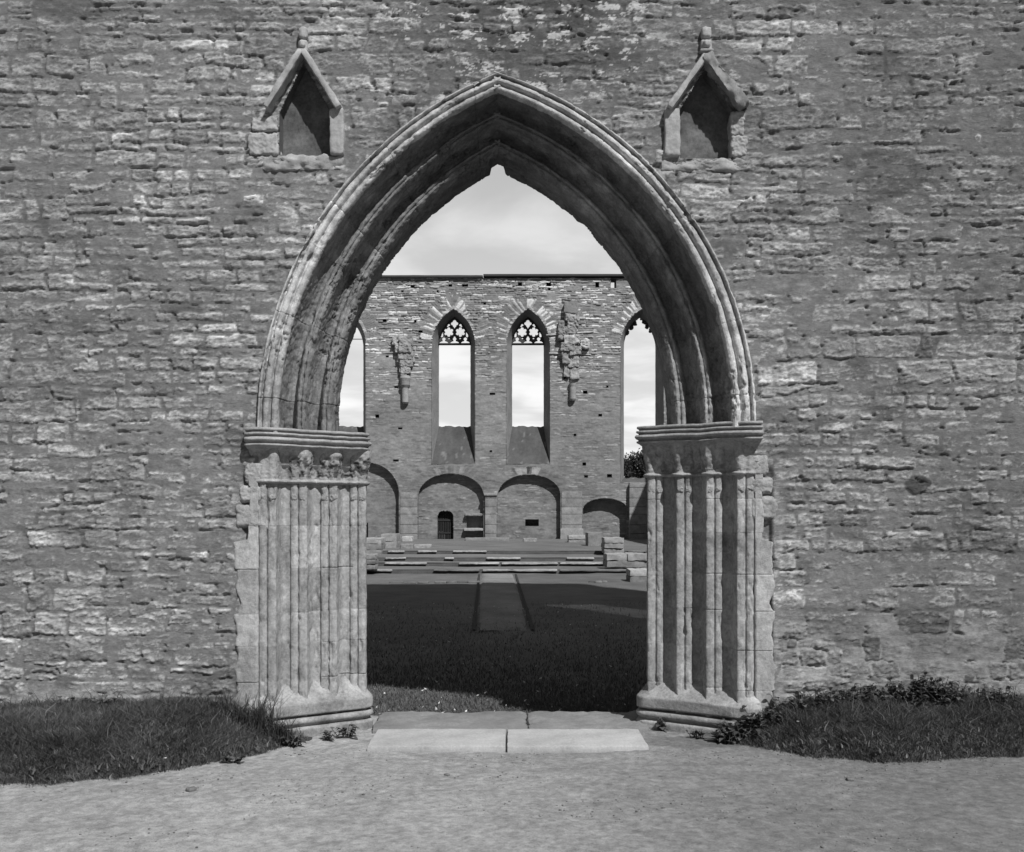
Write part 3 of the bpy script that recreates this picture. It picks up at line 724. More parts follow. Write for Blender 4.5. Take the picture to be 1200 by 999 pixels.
# fallen petals and pale leaves dotted on the lawn
n = 380; y = r.uniform(1.0, 13, n); x = r.uniform(-1, 1, n) * (1.2 + .16 * y)
P = np.stack([x, y, np.full(n, LZ + .055)], -1)
V, Q, T_, tn = blades(P, r.uniform(.010, .022, n), r.uniform(.012, .028, n), 425, 3.0, (.5, 1.0))
tag(MB().add(V, Q, T_, tn).build('fallen_petals', M['bloom'], loc=(0, 3, LZ)), 'pale specks of fallen petals dotted over the shaded lawn', 'petals', kind='stuff')

# gravel on the path
r = np.random.default_rng(431)
gm = MB(); n = 1500
ico = [(0, 0, 1), (.9, 0, .4), (.28, .85, .4), (-.72, .53, .4), (-.72, -.53, .4), (.28, -.85, .4), (.6, .5, -.3), (-.3, .75, -.3), (-.8, 0, -.3), (-.3, -.75, -.3), (.6, -.5, -.3)]
icf = [(0, 1, 2), (0, 2, 3), (0, 3, 4), (0, 4, 5), (0, 5, 1), (1, 6, 2), (2, 7, 3), (3, 8, 4), (4, 9, 5), (5, 10, 1), (6, 7, 2), (7, 8, 3), (8, 9, 4), (9, 10, 5), (10, 6, 1)]
ico = np.array(ico)
gx = r.uniform(-4, 4, n * 5); gy = r.uniform(-2.6, -.3, n * 5)
ok = fbm2(gx * 1.6, gy * 2.2, 217, 3) + r.uniform(-.5, .2, n * 5) > .02; gx, gy = gx[ok][:n], gy[ok][:n]; n = len(gx); gs = r.uniform(.003, .008, n) * np.where(r.uniform(0, 1, n) > .95, 1.7, 1)
gz = path_h(gx, gy)
for i in range(n):
    Vp = (ico * r.uniform(.6, 1.2, (11, 3))) * gs[i] * np.array([1.2, 1, .6]) @ np.array(rotZ(r.uniform(0, 6))).T + np.array([gx[i], gy[i], gz[i] + gs[i] * .15])
    gm.add(Vp, None, icf, r.uniform(.3, .95))
tag(gm.build('gravel', M['pebble'], loc=(0, -1.4, 0)), 'fine scattered grit and pebbles on the sandy path', 'gravel', kind='stuff')
for (qx, qy, s_, lab) in ((224, 926, .035, 'small dark stone lying on the sandy path below the left grass bank'), (996, 914, .03, 'small dark stone on the path below the right grass bank'), (524, 907, .022, 'dark pebble on the sand before the left threshold slab'), (614, 889, .018, 'tiny dark pebble on the sand before the right threshold slab')):
    gx_, gy_ = gpt(qx, qy, 0)
    Vb, Qb = rbox((gx_, gy_, float(path_h(np.array([gx_]), np.array([gy_]))[0]) + s_ * .25), (s_ * 1.6, s_ * 1.2, s_ * .8), s_ * .35, 8, s_ * .15, qx, rotZ(qx), 40)
    tag(obj('loose_stone', Vb, Qb, M['pebble'], tone=np.full(len(Vb), .55), loc=(gx_, gy_, 0)), lab, 'stone', 'loose stones on the path')

# ------------------------------------------------------------------ weeds
def leaf_strip(base, az, length, width, rise, droop, n=5, fold=.25):
    t = np.linspace(0, 1, n + 1)
    w = width * np.sin(np.clip(t * 1.02 + .06, 0, 1) * PI) ** .8 * .5
    d = np.array([math.cos(az), math.sin(az), 0]); s = np.array([-d[1], d[0], 0])
    cpt = base + np.outer(t * length * math.cos(rise), d) + np.outer(length * (t * math.sin(rise) - droop * t * t), [0, 0, 1.0])
    L_ = cpt + np.outer(w, s) + np.outer(w * fold, [0, 0, 1]); R_ = cpt - np.outer(w, s) + np.outer(w * fold, [0, 0, 1])
    V = np.stack([L_, cpt, R_], 1).reshape(-1, 3)
    return V, grid_faces(n + 1, 3)
def tube(p, q, r0, r1, n=6):
    p = np.array(p, float); q = np.array(q, float); d = q - p; d /= np.linalg.norm(d)
    a = np.cross(d, [0, .3, 1.0] if abs(d[2]) < .9 else [1.0, 0, 0]); a /= np.linalg.norm(a); b = np.cross(d, a)
    th = np.linspace(0, 2 * PI, n, endpoint=False)
    c = np.outer(np.cos(th), a) + np.outer(np.sin(th), b)
    V = np.concatenate([p + c * r0, q + c * r1]); return V, grid_faces(2, n, closed=True)
def weed(px, py, ydep, hgt, spread, nst, seed, label, name='weed', leafl=.07, leafw=.03):
    r = random.Random(seed)
    s = (ydep - CY) / 1200; x0 = (px - 600) * s
    if x0 < 0: z0 = float(bank_h(np.array([x0]), np.array([ydep]), LEFT_EDGE, .20)[0][0]) if x0 < -1.5 else 0.0
    else: z0 = float(bank_h(np.array([x0]), np.array([ydep]), RIGHT_EDGE, .23)[0][0]) if x0 > 1.5 else 0.0
    z0 = max(z0, -.01)
    root = empty(name, (x0, ydep, z0), label, 'plant')
    st = MB(); lf = MB()
    for k in range(nst):
        a = r.uniform(0, 2 * PI); rr = r.uniform(0, spread)
        p = np.array([x0 + rr * math.cos(a) * .5, ydep + rr * math.sin(a) * .3, z0 - .01])
        tp = np.array([x0 + rr * math.cos(a), ydep + rr * math.sin(a) * .5, z0 + hgt * r.uniform(.55, 1)])
        tp[1] = min(tp[1], -.03) if ydep < 0 else tp[1]
        V, Q = tube(p, tp, .004, .002); st.add(V, Q)
        nl = max(4, int(hgt / .022))
        for j in range(nl):
            f = (j + 1) / nl; b = p + (tp - p) * f
            ln = leafl * r.uniform(.6, 1.25) * (1.1 - .45 * f)
            V, Q = leaf_strip(b, r.uniform(0, 2 * PI), ln, leafw * r.uniform(.7, 1.3), r.uniform(.1, .9), r.uniform(.1, .6))
            lf.add(V, Q, tone=r.uniform(.55, 1.5))
    lf.build('foliage', M['weed'], root); st.build('stem', M['weed'], root)
    return root
W = [
    (932, 830, -.08, .27, .13, 9, 'leafy weed filling the gap between the pier side weeds and the repointed courses', 'weed', .075, .035),
    (984, 816, -.07, .24, .13, 9, 'second weed from the left along the foot of the right wall', 'weed', .07, .03),
    (1045, 814, -.07, .30, .14, 10, 'dark weed directly left of the tallest weed on the right wall', 'weed', .075, .03),
    (1105, 812, -.07, .33, .13, 9, 'dark weed crowding the right side of the tallest weed', 'weed', .075, .03),
    (852, 852, -.12, .15, .12, 9, 'low leafy weed spilling over the torus of the right pier base', 'weed', .07, .035),
    (872, 845, -.10, .26, .14, 11, 'dense leafy weed clump hiding the outer end of the right pier base', 'weed', .07, .035),
    (905, 838, -.09, .26, .15, 10, 'dark leafy weed in the grass just right of the right pier', 'weed', .08, .035),
    (960, 820, -.07, .22, .12, 8, 'low weed against the repointed courses, leftmost of those along the right wall', 'weed', .07, .03),
    (1008, 815, -.07, .30, .14, 11, 'bushy nettle clump against the right wall, left of the tallest weed', 'weed', .07, .03),
    (1082, 812, -.07, .40, .16, 12, 'tallest bushy weed against the foot of the right wall', 'weed', .08, .03),
    (1125, 812, -.07, .26, .14, 9, 'weed by the right wall just right of the tallest one', 'weed', .07, .03),
    (1172, 812, -.07, .28, .14, 9, 'weed by the wall nearest the right edge of the photograph', 'weed', .07, .03),
    (85, 815, -.07, .17, .14, 9, 'low dark weed at the foot of the left wall, farthest left', 'weed', .07, .04),
    (125, 815, -.07, .17, .12, 9, 'second low dark weed from the left along the left wall', 'weed', .07, .04),
    (210, 822, -.06, .14, .10, 6, 'small weed at the wall foot midway along the left grass bank', 'weed', .06, .03),
    (405, 862, .10, .075, .11, 9, 'flat leafy weed at the foot of the left pier base', 'weed', .07, .035),
    (382, 866, .0, .06, .08, 6, 'small spreading weed on the sand before the left pier base', 'weed', .06, .035),
    (346, 874, -.20, .09, .08, 7, 'ragged weed at the tip of the left grass bank', 'weed', .08, .03),
    (272, 893, -.70, .05, .08, 6, 'flat rosette weed on the path edge below the left grass bank', 'weed', .07, .035),
    (776, 850, .28, .09, .05, 6, 'small round weed growing at the foot of the right pier base', 'weed', .06, .04),
    (818, 857, .02, .06, .10, 7, 'low creeping weed along the bottom of the right pier base', 'weed', .06, .03),
]
for k, w in enumerate(W): weed(w[0], w[1], w[2], w[3] * (.64 if w[3] > .12 else 1), w[4] * (1.5 if w[3] > .2 else 1.1), int(w[5] * (2.6 if w[3] > .12 else 1.3)), 500 + k, w[6], w[7], w[8], w[9])
def tuft(px, ydep, hgt, n, spread, seed, label):
    x0 = (px - 600) * (ydep - CY) / 1200
    z0 = float(bank_h(np.array([x0]), np.array([ydep]), LEFT_EDGE if x0 < 0 else RIGHT_EDGE, .20 if x0 < 0 else .23)[0][0])
    r = np.random.default_rng(seed)
    P = np.stack([x0 + r.normal(0, spread, n), ydep + r.normal(0, spread * .4, n), np.full(n, z0 - .01)], -1)
    P[:, 1] = np.minimum(P[:, 1], -.10 if x0 < 0 else -.03)
    V, Q, T_, tn = blades(P, hgt * r.uniform(.4, 1, n), r.uniform(.005, .009, n), seed, .75, (.5, 1.5))
    o = MB().add(V, Q, T_, tn).build('grass_tuft', M['tuft'], loc=(x0, ydep, z0)); tag(o, label, 'plant', 'tall grass tufts')
tuft(300, -.16, .40, 190, .07, 601, 'tall arching grass tuft in front of the left pier')
tuft(328, -.18, .30, 150, .06, 602, 'shorter grass tuft leaning over the left pier base')
tuft(262, -.10, .28, 110, .06, 603, 'thin grass tuft at the edge between wall and left pier')
tuft(898, -.05, .24, 50, .04, 604, 'thin grass tuft standing beside the right pier shafts')
for k, (px, py, lab) in enumerate(((194, 889, 'white clover flower in the left grass bank'), (935, 846, 'white flower among the weeds near the right pier'), (1083, 874, 'white flower low in the right grass bank'))):
    yd = (-.95, -.30, -.45)[k]; x0 = (px - 600) * (yd - CY) / 1200; zz = EYE + (605 - py) * (yd - CY) / 1200
    root = empty('flower', (x0, yd, zz - .1), lab, 'flower', 'white flowers in the grass')
    V, Q = tube((x0, yd, zz - .1), (x0, yd, zz), .002, .0015); obj('stem', V, Q, M['grass'], root)
    fm = MB()
    for j in range(9):
        V, Q = leaf_strip(np.array([x0, yd, zz]), j * .7, .012, .009, .5, .2, 3); fm.add(V, Q)
    fm.build('flower_head', M['bloom'], root)

# ------------------------------------------------------------------ FAR END WALL
FY = 52.5
def F(px, py): return ((px - 600) / 20.0, EYE + (605 - py) / 20.0)
BZ = .28
far = empty('end_wall', (0, FY, BZ), 'distant ruined end wall of the church with tall pointed windows and arched recesses', 'wall')
FTOP = F(0, 326)[1]
WIN = [dict(px=403.5, zb=F(0, 544)[1], kind='bar'), dict(px=531.5, zb=F(0, 544)[1], kind='tracery'), dict(px=619, zb=F(0, 544)[1], kind='tracery'), dict(px=752.5, zb=F(0, 566)[1], kind='open')]
HW, ZS, ZA = 1.28, F(0, 405)[1], F(0, 362)[1]
DEP = 1.2
IHW = .94; IZS = EYE + (605 - 404) * .051; IZA = EYE + (605 - 373) * .051; IZB = EYE + (605 - 500) * .051
def pt_in(x, z, cx, hw, zb, zs, za):
    w, h = hw, za - zs; R = (w * w + h * h) / (2 * w)
    dx = np.abs(x - cx)
    up = (dx + (R - w)) ** 2 + (z - zs) ** 2 < R * R
    return (dx < hw) & (z > zb) & np.where(z > zs, up, True)
def pt_outline(cx, hw, zb, zs, za, n=24):
    w, h = hw, za - zs; R = (w * w + h * h) / (2 * w); th = math.asin(min(1, h / R))
    a = np.linspace(0, th, n)
    L_ = [(cx - hw, z) for z in np.linspace(zb, zs, n)[:-1]] + [(cx - hw + R - R * math.cos(t), zs + R * math.sin(t)) for t in a]
    R_ = [(2 * cx - x, z) for x, z in L_[::-1][1:]]
    return np.array(L_ + R_)
ARC = [dict(x=429, hw=38.5, ys=578, ya=542, yb=640), dict(x=528.5, hw=38.5, ys=581, ya=555, yb=640), dict(x=620, hw=37, ys=581, ya=556, yb=640), dict(x=709, hw=26, ys=597, ya=584, yb=640)]
def arc_in(x, z, A, g=0.0):
    cx, hw = F(A['x'], 0)[0], A['hw'] / 20 - g; zs, za = F(0, A['ys'])[1], F(0, A['ya'])[1] - g
    h = za - zs
    up = ((x - cx) / hw) ** 2 + (np.maximum(z - zs, 0) / h) ** 2 < 1
    return up & (z > BZ - 1)
def arc_outline(A, n=40):
    cx, hw = F(A['x'], 0)[0], A['hw'] / 20; zs, za = F(0, A['ys'])[1], F(0, A['ya'])[1]
    a = np.linspace(PI, 0, n)
    return np.array([(cx - hw, z) for z in np.linspace(BZ - .1, zs, 8)[:-1]] + [(cx + hw * math.cos(t), zs + (za - zs) * math.sin(t)) for t in a] + [(cx + hw, z) for z in np.linspace(zs, BZ - .1, 8)[1:]])
HOLES = [(483.5, 335.8, 4.5, 2), (528, 334.8, 4.5, 3), (545, 334.8, 7, 3), (471.4, 341.8, 3, 2), (513, 341.5, 2.5, 2), (486.8, 376.5, 2.5, 2.5), (492.8, 389, 5, 3), (450.8, 376, 4, 2.5), (454, 418, 4, 2.5),
         (442.2, 487.8, 4, 4), (464.3, 454, 4, 2), (609.2, 333.3, 5, 4), (642.8, 333.3, 6, 4.5), (643.6, 339.3, 2.5, 2.5), (682.8, 339.6, 2, 2), (699.9, 334, 4.5, 6), (662, 443.3, 4, 2.5), (685.8, 459.8, 5, 3),
         (703.4, 487, 4, 3), (673.8, 510, 2.5, 3), (684.9, 544, 4, 4), (686.8, 558.4, 4, 2), (714.3, 557.6, 6, 4), (711.6, 453.3, 2.5, 2), (568, 356, 3, 2), (577, 462, 6, 2.5), (575, 529, 3, 2), (464, 540, 6, 2), (469, 502, 5, 2)]
SKYHOLE = (718.7, 331.5, 6.5, 12)
fx = np.arange(-12, 12.001, .036); fz = np.arange(BZ - .3, FTOP + .001, .036)
X, Z = np.meshgrid(fx, fz)
def far_relief(x, z, seed=0, lower=0.0):
    d1, k1, v1 = stones(x, z, 601 + seed, (.08, .17), (.18, .75), .06)
    d1 = np.maximum(0, d1 - .02 * np.clip(fbm2(x * 5, z * 8, 612, 3) + .3, 0, 1))
    r1 = hrand(k1, 11); r2 = hrand(k1, 12); r3 = hrand(k1, 13)
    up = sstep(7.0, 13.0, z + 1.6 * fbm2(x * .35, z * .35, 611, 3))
    strat = fbm2(x * 2 + r1 * 9, z * 9, 613, 3)
    prof = sstep(0, .035, d1)
    cov = fbm2(x * .9, z * 1.4, 615, 4) + .35 * fbm2(x * 4, z * 9, 616, 3)
    hs = -.04 + prof * (.04 + .055 * r1) * (.52 + .6 * up) + .03 * strat * prof
    hm = .003 + .03 * cov
    st = 1 / (1 + np.exp(-(hs - hm) / .006))
    pale = sstep(.58, .90, r3 + .25 * fbm2(x * .8, z * .8, 614, 3))
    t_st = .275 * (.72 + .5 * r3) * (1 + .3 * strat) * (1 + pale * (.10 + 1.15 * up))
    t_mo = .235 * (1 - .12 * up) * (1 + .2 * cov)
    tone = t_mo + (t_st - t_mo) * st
    Hh = np.maximum(hs, hm)
    # radiating voussoirs over the windows and the recess arches
    for w in WIN:
        cx = F(w['px'], 0)[0]; h = ZA - ZS; R = (HW * HW + h * h) / (2 * HW)
        for sg in (-1, 1):
            ccx = cx - sg * (HW - R) * 1.0
            ccx = cx + (-sg) * (R - HW) * -1 if False else cx - sg * (R - HW)
            rr = np.hypot(x - ccx, z - ZS); an = np.arctan2(z - ZS, sg * (x - ccx))
            band = (rr > R + .02) & (rr < R + 1.05) & (an > .12) & (sg * (x - cx) > -.08) & (an < PI / 2)
            k = np.floor(an * R / .095 + .3 * fbm2(x * 2, z * 2, 617, 2)); rk = hrand(k + 1000 * sg + int(w['px']), 14)
            rj = np.abs((an * R / .095) % 1 - .5) * 2
            wgt = band * sstep(.02, .10, rr - R) * sstep(.95, .65, rr - R + .55 * (rk - .4) - .35 * fbm2(x * 1.3, z * 1.3, 619, 3)) * (fbm2(x * 1.3, z * 1.3, 621, 4) > -.34)
            tone = np.where(wgt > .3, .20 + .48 * sstep(.45, .9, rk) + .08 * strat, tone)
            Hh = np.where(wgt > .3, .012 + .03 * rk - .03 * sstep(.75, 1, rj), Hh)
            rim = (rr > R - .02) & (rr < R + .16) & (an > .3) & (sg * (x - cx) > -.05) & (an < PI / 2)
            tone = np.where(rim & (fbm2(x * 2.2, z * 2.2, 623, 2) > -.3), .40, tone)
    for A in ARC[1:3]:
        cx, zs = F(A['x'], 0)[0], F(0, A['ys'])[1]; a_, b_ = A['hw'] / 20, F(0, A['ya'])[1] - zs
        rr = np.hypot((x - cx) / a_, np.maximum(z - zs, 0) / b_); an = np.arctan2((z - zs) / b_, (x - cx) / a_)
        band = (rr > 1.02) & (rr < 1.35) & (z > zs + .3)
        k = np.floor(an * 14 + .3 * fbm2(x * 3, z * 3, 625, 2)); rk = hrand(k + int(A['x']) * 100, 15)
        crown = np.exp(-((x - cx) / .9) ** 2) * (z > zs + b_)
        tone = np.where(band, .19 + .06 * rk + (rk - .35) * .38 * crown, tone)
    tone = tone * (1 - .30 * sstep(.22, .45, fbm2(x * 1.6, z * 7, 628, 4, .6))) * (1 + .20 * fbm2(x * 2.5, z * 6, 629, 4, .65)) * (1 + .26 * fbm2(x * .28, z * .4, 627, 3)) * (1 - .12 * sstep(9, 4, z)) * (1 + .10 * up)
    return Hh, np.clip(tone, .04, .75)
H, T = far_relief(X.ravel(), Z.ravel()); H = H.reshape(X.shape); T = T.reshape(X.shape)
# dressed piers between the recesses: smoother, regular courses
xc = (X[:-1, :-1] + X[1:, 1:]) / 2; zc = (Z[:-1, :-1] + Z[1:, 1:]) / 2
hole = np.zeros_like(xc, bool)
for w in WIN: hole |= pt_in(xc, zc, F(w['px'], 0)[0], HW - .02, w['zb'] + .02, ZS, ZA - .02)
for A in ARC: hole |= arc_in(xc, zc, A, .02)
fm = MB()
RNDH = np.random.default_rng(5)
for (hx, hy, hw, hh) in HOLES + [SKYHOLE]:
    cx, cz = F(hx, hy); a, b = hw / 40, hh / 40
    hole |= (np.abs(xc - cx) < a) & (np.abs(zc - cz) < b)
    dd = .7 if hh < 10 else DEP
    c = [(cx - a - .01, cz - b - .01), (cx + a + .01, cz - b - .01), (cx + a + .01, cz + b + .01), (cx - a - .01, cz + b + .01)]
    V = [(p[0], FY - .01, p[1]) for p in c] + [(p[0], FY + dd, p[1]) for p in c]
    Qs = [(0, 1, 5, 4), (1, 2, 6, 5), (2, 3, 7, 6), (3, 0, 4, 7)] + ([(4, 5, 6, 7)] if hh < 10 else [])
    fm.add(V, Qs, tone=.13)
# the broken topmost edge
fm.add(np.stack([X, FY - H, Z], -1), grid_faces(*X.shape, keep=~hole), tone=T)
xb = np.arange(-12, 12.01, .15); zb = np.arange(BZ - .3, FTOP, .15); Xb, Zb = np.meshgrid(xb, zb); xcb = (Xb[:-1, :-1] + Xb[1:, 1:]) / 2; zcb = (Zb[:-1, :-1] + Zb[1:, 1:]) / 2
hb = np.zeros_like(xcb, bool)
for w in WIN: hb |= pt_in(xcb, zcb, F(w['px'], 0)[0], IHW + .08, (IZB if w['kind'] != 'open' else 3.0) - .1, IZS - .2, IZA)
hb |= (np.abs(xcb - F(SKYHOLE[0], 0)[0]) < .2) & (np.abs(zcb - F(0, SKYHOLE[1])[1]) < .35)
fm.add(np.stack([Xb, np.full_like(Xb, FY + DEP + .02), Zb], -1), grid_faces(*Xb.shape, keep=~hb)[:, ::-1], tone=.2)
fm.add([(-12, FY, FTOP), (12, FY, FTOP), (12, FY + DEP, FTOP), (-12, FY + DEP, FTOP)], [(0, 1, 2, 3)], tone=.2)
# masonry at the back of each arched recess
RD = .38
for k, A in enumerate(ARC):
    cx, hw = F(A['x'], 0)[0], A['hw'] / 20 + .05
    RD = (.38, .38, .38, .55)[k]
    gx, gz = np.meshgrid(np.arange(cx - hw, cx + hw, .04), np.arange(BZ - .2, F(0, A['ya'])[1] + .05, .04))
    h_, t_ = far_relief(gx.ravel(), gz.ravel(), 40 + k)
    xk = (gx[:-1, :-1] + gx[1:, 1:]) / 2; zk = (gz[:-1, :-1] + gz[1:, 1:]) / 2
    cut = np.zeros_like(xk, bool)
    if k == 1:
        dx_, dz_ = F(521.5, 633); cut = pt_in(xk, zk, dx_, .46, -1, F(0, 606)[1], F(0, 599)[1])
        cut |= (np.abs(xk - F(555, 0)[0]) < .42) & (zk > F(0, 619)[1]) & (zk < F(0, 605)[1])
    if k == 2: cut = (np.abs(xk - F(624, 0)[0]) < .40) & (zk > F(0, 617)[1]) & (zk < F(0, 609)[1])
    if k == 0: cut = (np.abs(xk - F(426, 0)[0]) < .22) & (zk < F(0, 613)[1])
    fm.add(np.stack([gx, FY + RD - h_.reshape(gx.shape) * 1.2, gz], -1), grid_faces(*gx.shape, keep=~cut), tone=t_.reshape(gx.shape) * .95)
    ol = arc_outline(A); ys = np.linspace(-.02, RD + .05, 6)
    V = np.stack([np.broadcast_to(ol[None, :, 0], (6, len(ol))), FY + np.broadcast_to(ys[:, None], (6, len(ol))), np.broadcast_to(ol[None, :, 1], (6, len(ol)))], -1).copy()
    V[..., 0] += .015 * fbm3(V, 4, 631, 2)
    fm.add(V, grid_faces(6, len(ol)), tone=.17)
RD = .38
# dark pocket in the third recess
cx = F(624, 0)[0]; z0, z1 = F(0, 617)[1], F(0, 609)[1]
V = [(cx - .42, FY + RD, z0), (cx + .42, FY + RD, z0), (cx + .42, FY + RD, z1), (cx - .42, FY + RD, z1)]; V += [(p[0], FY + RD + .6, p[2]) for p in V]
fm.add(V, [(0, 1, 5, 4), (1, 2, 6, 5), (2, 3, 7, 6), (3, 0, 4, 7), (4, 5, 6, 7)], tone=.12)
cx = F(426, 0)[0]; V = [(cx - .24, FY + RD, BZ - .2), (cx + .24, FY + RD, BZ - .2), (cx + .24, FY + RD, F(0, 613)[1] + .02), (cx - .24, FY + RD, F(0, 613)[1] + .02)]; V += [(p[0], FY + RD + .6, p[2]) for p in V]
fm.add(V, [(0, 1, 5, 4), (1, 2, 6, 5), (2, 3, 7, 6), (3, 0, 4, 7), (4, 5, 6, 7)], tone=.12)
fm.build('masonry', M['far'], far)
# aumbry in the second recess
cx = F(555, 0)[0]; z0, z1 = F(0, 619)[1], F(0, 605)[1]
V = [(cx - .44, FY + RD, z0), (cx + .44, FY + RD, z0), (cx + .44, FY + RD, z1), (cx - .44, FY + RD, z1)]; V += [(p[0], FY + RD + .28, p[2]) for p in V]
au = obj('aumbry', V, [(0, 1, 5, 4), (1, 2, 6, 5), (2, 3, 7, 6), (3, 0, 4, 7), (4, 5, 6, 7)], M['far'], far, tone=np.full(8, .2), smooth=False)
Vb, Qb = rbox((cx + .02, FY + RD - .12, z1 + .07), (1.05, .40, .13), .04, 14, .05, 641, None, 4); obj('lintel', Vb, Qb, M['ruin'], au, tone=np.full(len(Vb), .75))
Vb, Qb = rbox((cx, FY + RD - .10, z0 - .09), (1.15, .5, .16), .03, 14, .03, 642, None, 4); obj('sill', Vb, Qb, M['kerb'], au)
# low arched doorway with a slatted gate
dx_ = F(521.5, 0)[0]; ol = pt_outline(dx_, .48, BZ - .1, F(0, 606)[1], F(0, 599)[1], 10)
V = np.stack([np.broadcast_to(ol[None, :, 0], (3, len(ol))), FY + RD + np.broadcast_to(np.array([-.03, .3, .8])[:, None], (3, len(ol))), np.broadcast_to(ol[None, :, 1], (3, len(ol)))], -1)
dw = obj('doorway', V.reshape(-1, 3), grid_faces(3, len(ol)), M['reveal'], far)
gt = MB()
for i in range(7):
    xx = dx_ - .42 + .14 * i; hz = F(0, 606)[1] + math.sqrt(max(.0, 1 - ((xx - dx_) / .5) ** 2)) * .34
    Vb, Qb = rbox((xx, FY + RD + .30, (BZ + hz) / 2), (.11, .04, hz - BZ), .01, 6, .004, i); gt.add(Vb, Qb, tone=.7 + .08 * (i % 3))
for zz in (BZ + .35, BZ + 1.1): 
    Vb, Qb = rbox((dx_, FY + RD + .265, zz), (.94, .035, .10), .01, 6, .003, 9); gt.add(Vb, Qb, tone=1.2)
gt.build('gate', M['dark'], dw)
# windows
def tracery_mesh():
    st = .018
    gx = np.arange(-IHW - .03, IHW + .031, st); gz = np.arange(0, IZA - IZS + .08, st)   # z from the transom line up
    X, Z = np.meshgrid(gx, gz); x = (X[:-1, :-1] + X[1:, 1:]) / 2; z = (Z[:-1, :-1] + Z[1:, 1:]) / 2
    cut = np.zeros_like(x, bool)
    def disc(cx, cz, r): return (x - cx) ** 2 + (z - cz) ** 2 < r * r
    qz = 1.22
    for dx, dz in ((.115, 0), (-.115, 0), (0, .125), (0, -.125), (0, 0)): cut |= disc(dx, qz + dz, .105)
    for sg in (-1, 1):
        cx, cz = sg * .345, .72
        cut |= disc(cx, cz, .17)
        for a in range(6):
            t = a * PI / 3 + PI / 6; cut |= disc(cx + .195 * math.cos(t), cz + .195 * math.sin(t), .098)
        cut |= disc(sg * .345, 1.13, .075) | disc(sg * .40, 1.06, .05)
        cut |= disc(sg * .735, .56, .07) | disc(sg * .75, .47, .07) | disc(sg * .70, .66, .04)
        cut |= disc(sg * .33, .33, .05)
    cut |= disc(0, .42, .05) | disc(0, .98, .045)
    for cx in (-.64, 0, .64):
        cut |= disc(cx, .305, .105) | ((np.abs(x - cx) < .07) & (z > .06) & (z < .3))
        cut |= (((x - cx) / .265) ** 2 + ((z - .05) / .145) ** 2 < 1) & (z > .045)
    out = pt_in(x, z + IZS, 0, IHW + .02, IZS - .1, IZS - .2, IZA)
    keep = out & ~cut
    m, n = X.shape; nv = m * n
    Vf = np.stack([X, np.full_like(X, -.09), Z], -1).reshape(-1, 3); Vb = Vf + np.array([0, .18, 0])
    q = grid_faces(m, n, keep=keep); Q = [q, q[:, ::-1] + nv]
    K = np.pad(keep, 1)
    idx = np.arange(nv).reshape(m, n)
    for (di, dj, e0, e1) in ((-1, 0, (0, 0), (0, 1)), (1, 0, (1, 1), (1, 0)), (0, -1, (1, 0), (0, 0)), (0, 1, (0, 1), (1, 1))):
        i, j = np.where(keep & ~K[1 + di:m + di, 1 + dj:n + dj])
        a = idx[i + e0[0], j + e0[1]]; b = idx[i + e1[0], j + e1[1]]
        Q.append(np.stack([b, a, a + nv, b + nv], -1))
    V = np.concatenate([Vf, Vb]); Q = np.concatenate(Q)
    used, inv = np.unique(Q, return_inverse=True)
    return V[used], inv.reshape(-1, 4)
TV, TQ = tracery_mesh()
labels = ['plain lancet window, mostly hidden behind the left side of the arch', 'left of the two traceried lancet windows', 'right of the two traceried lancet windows', 'broken open lancet window with ragged cusps and a tree behind']
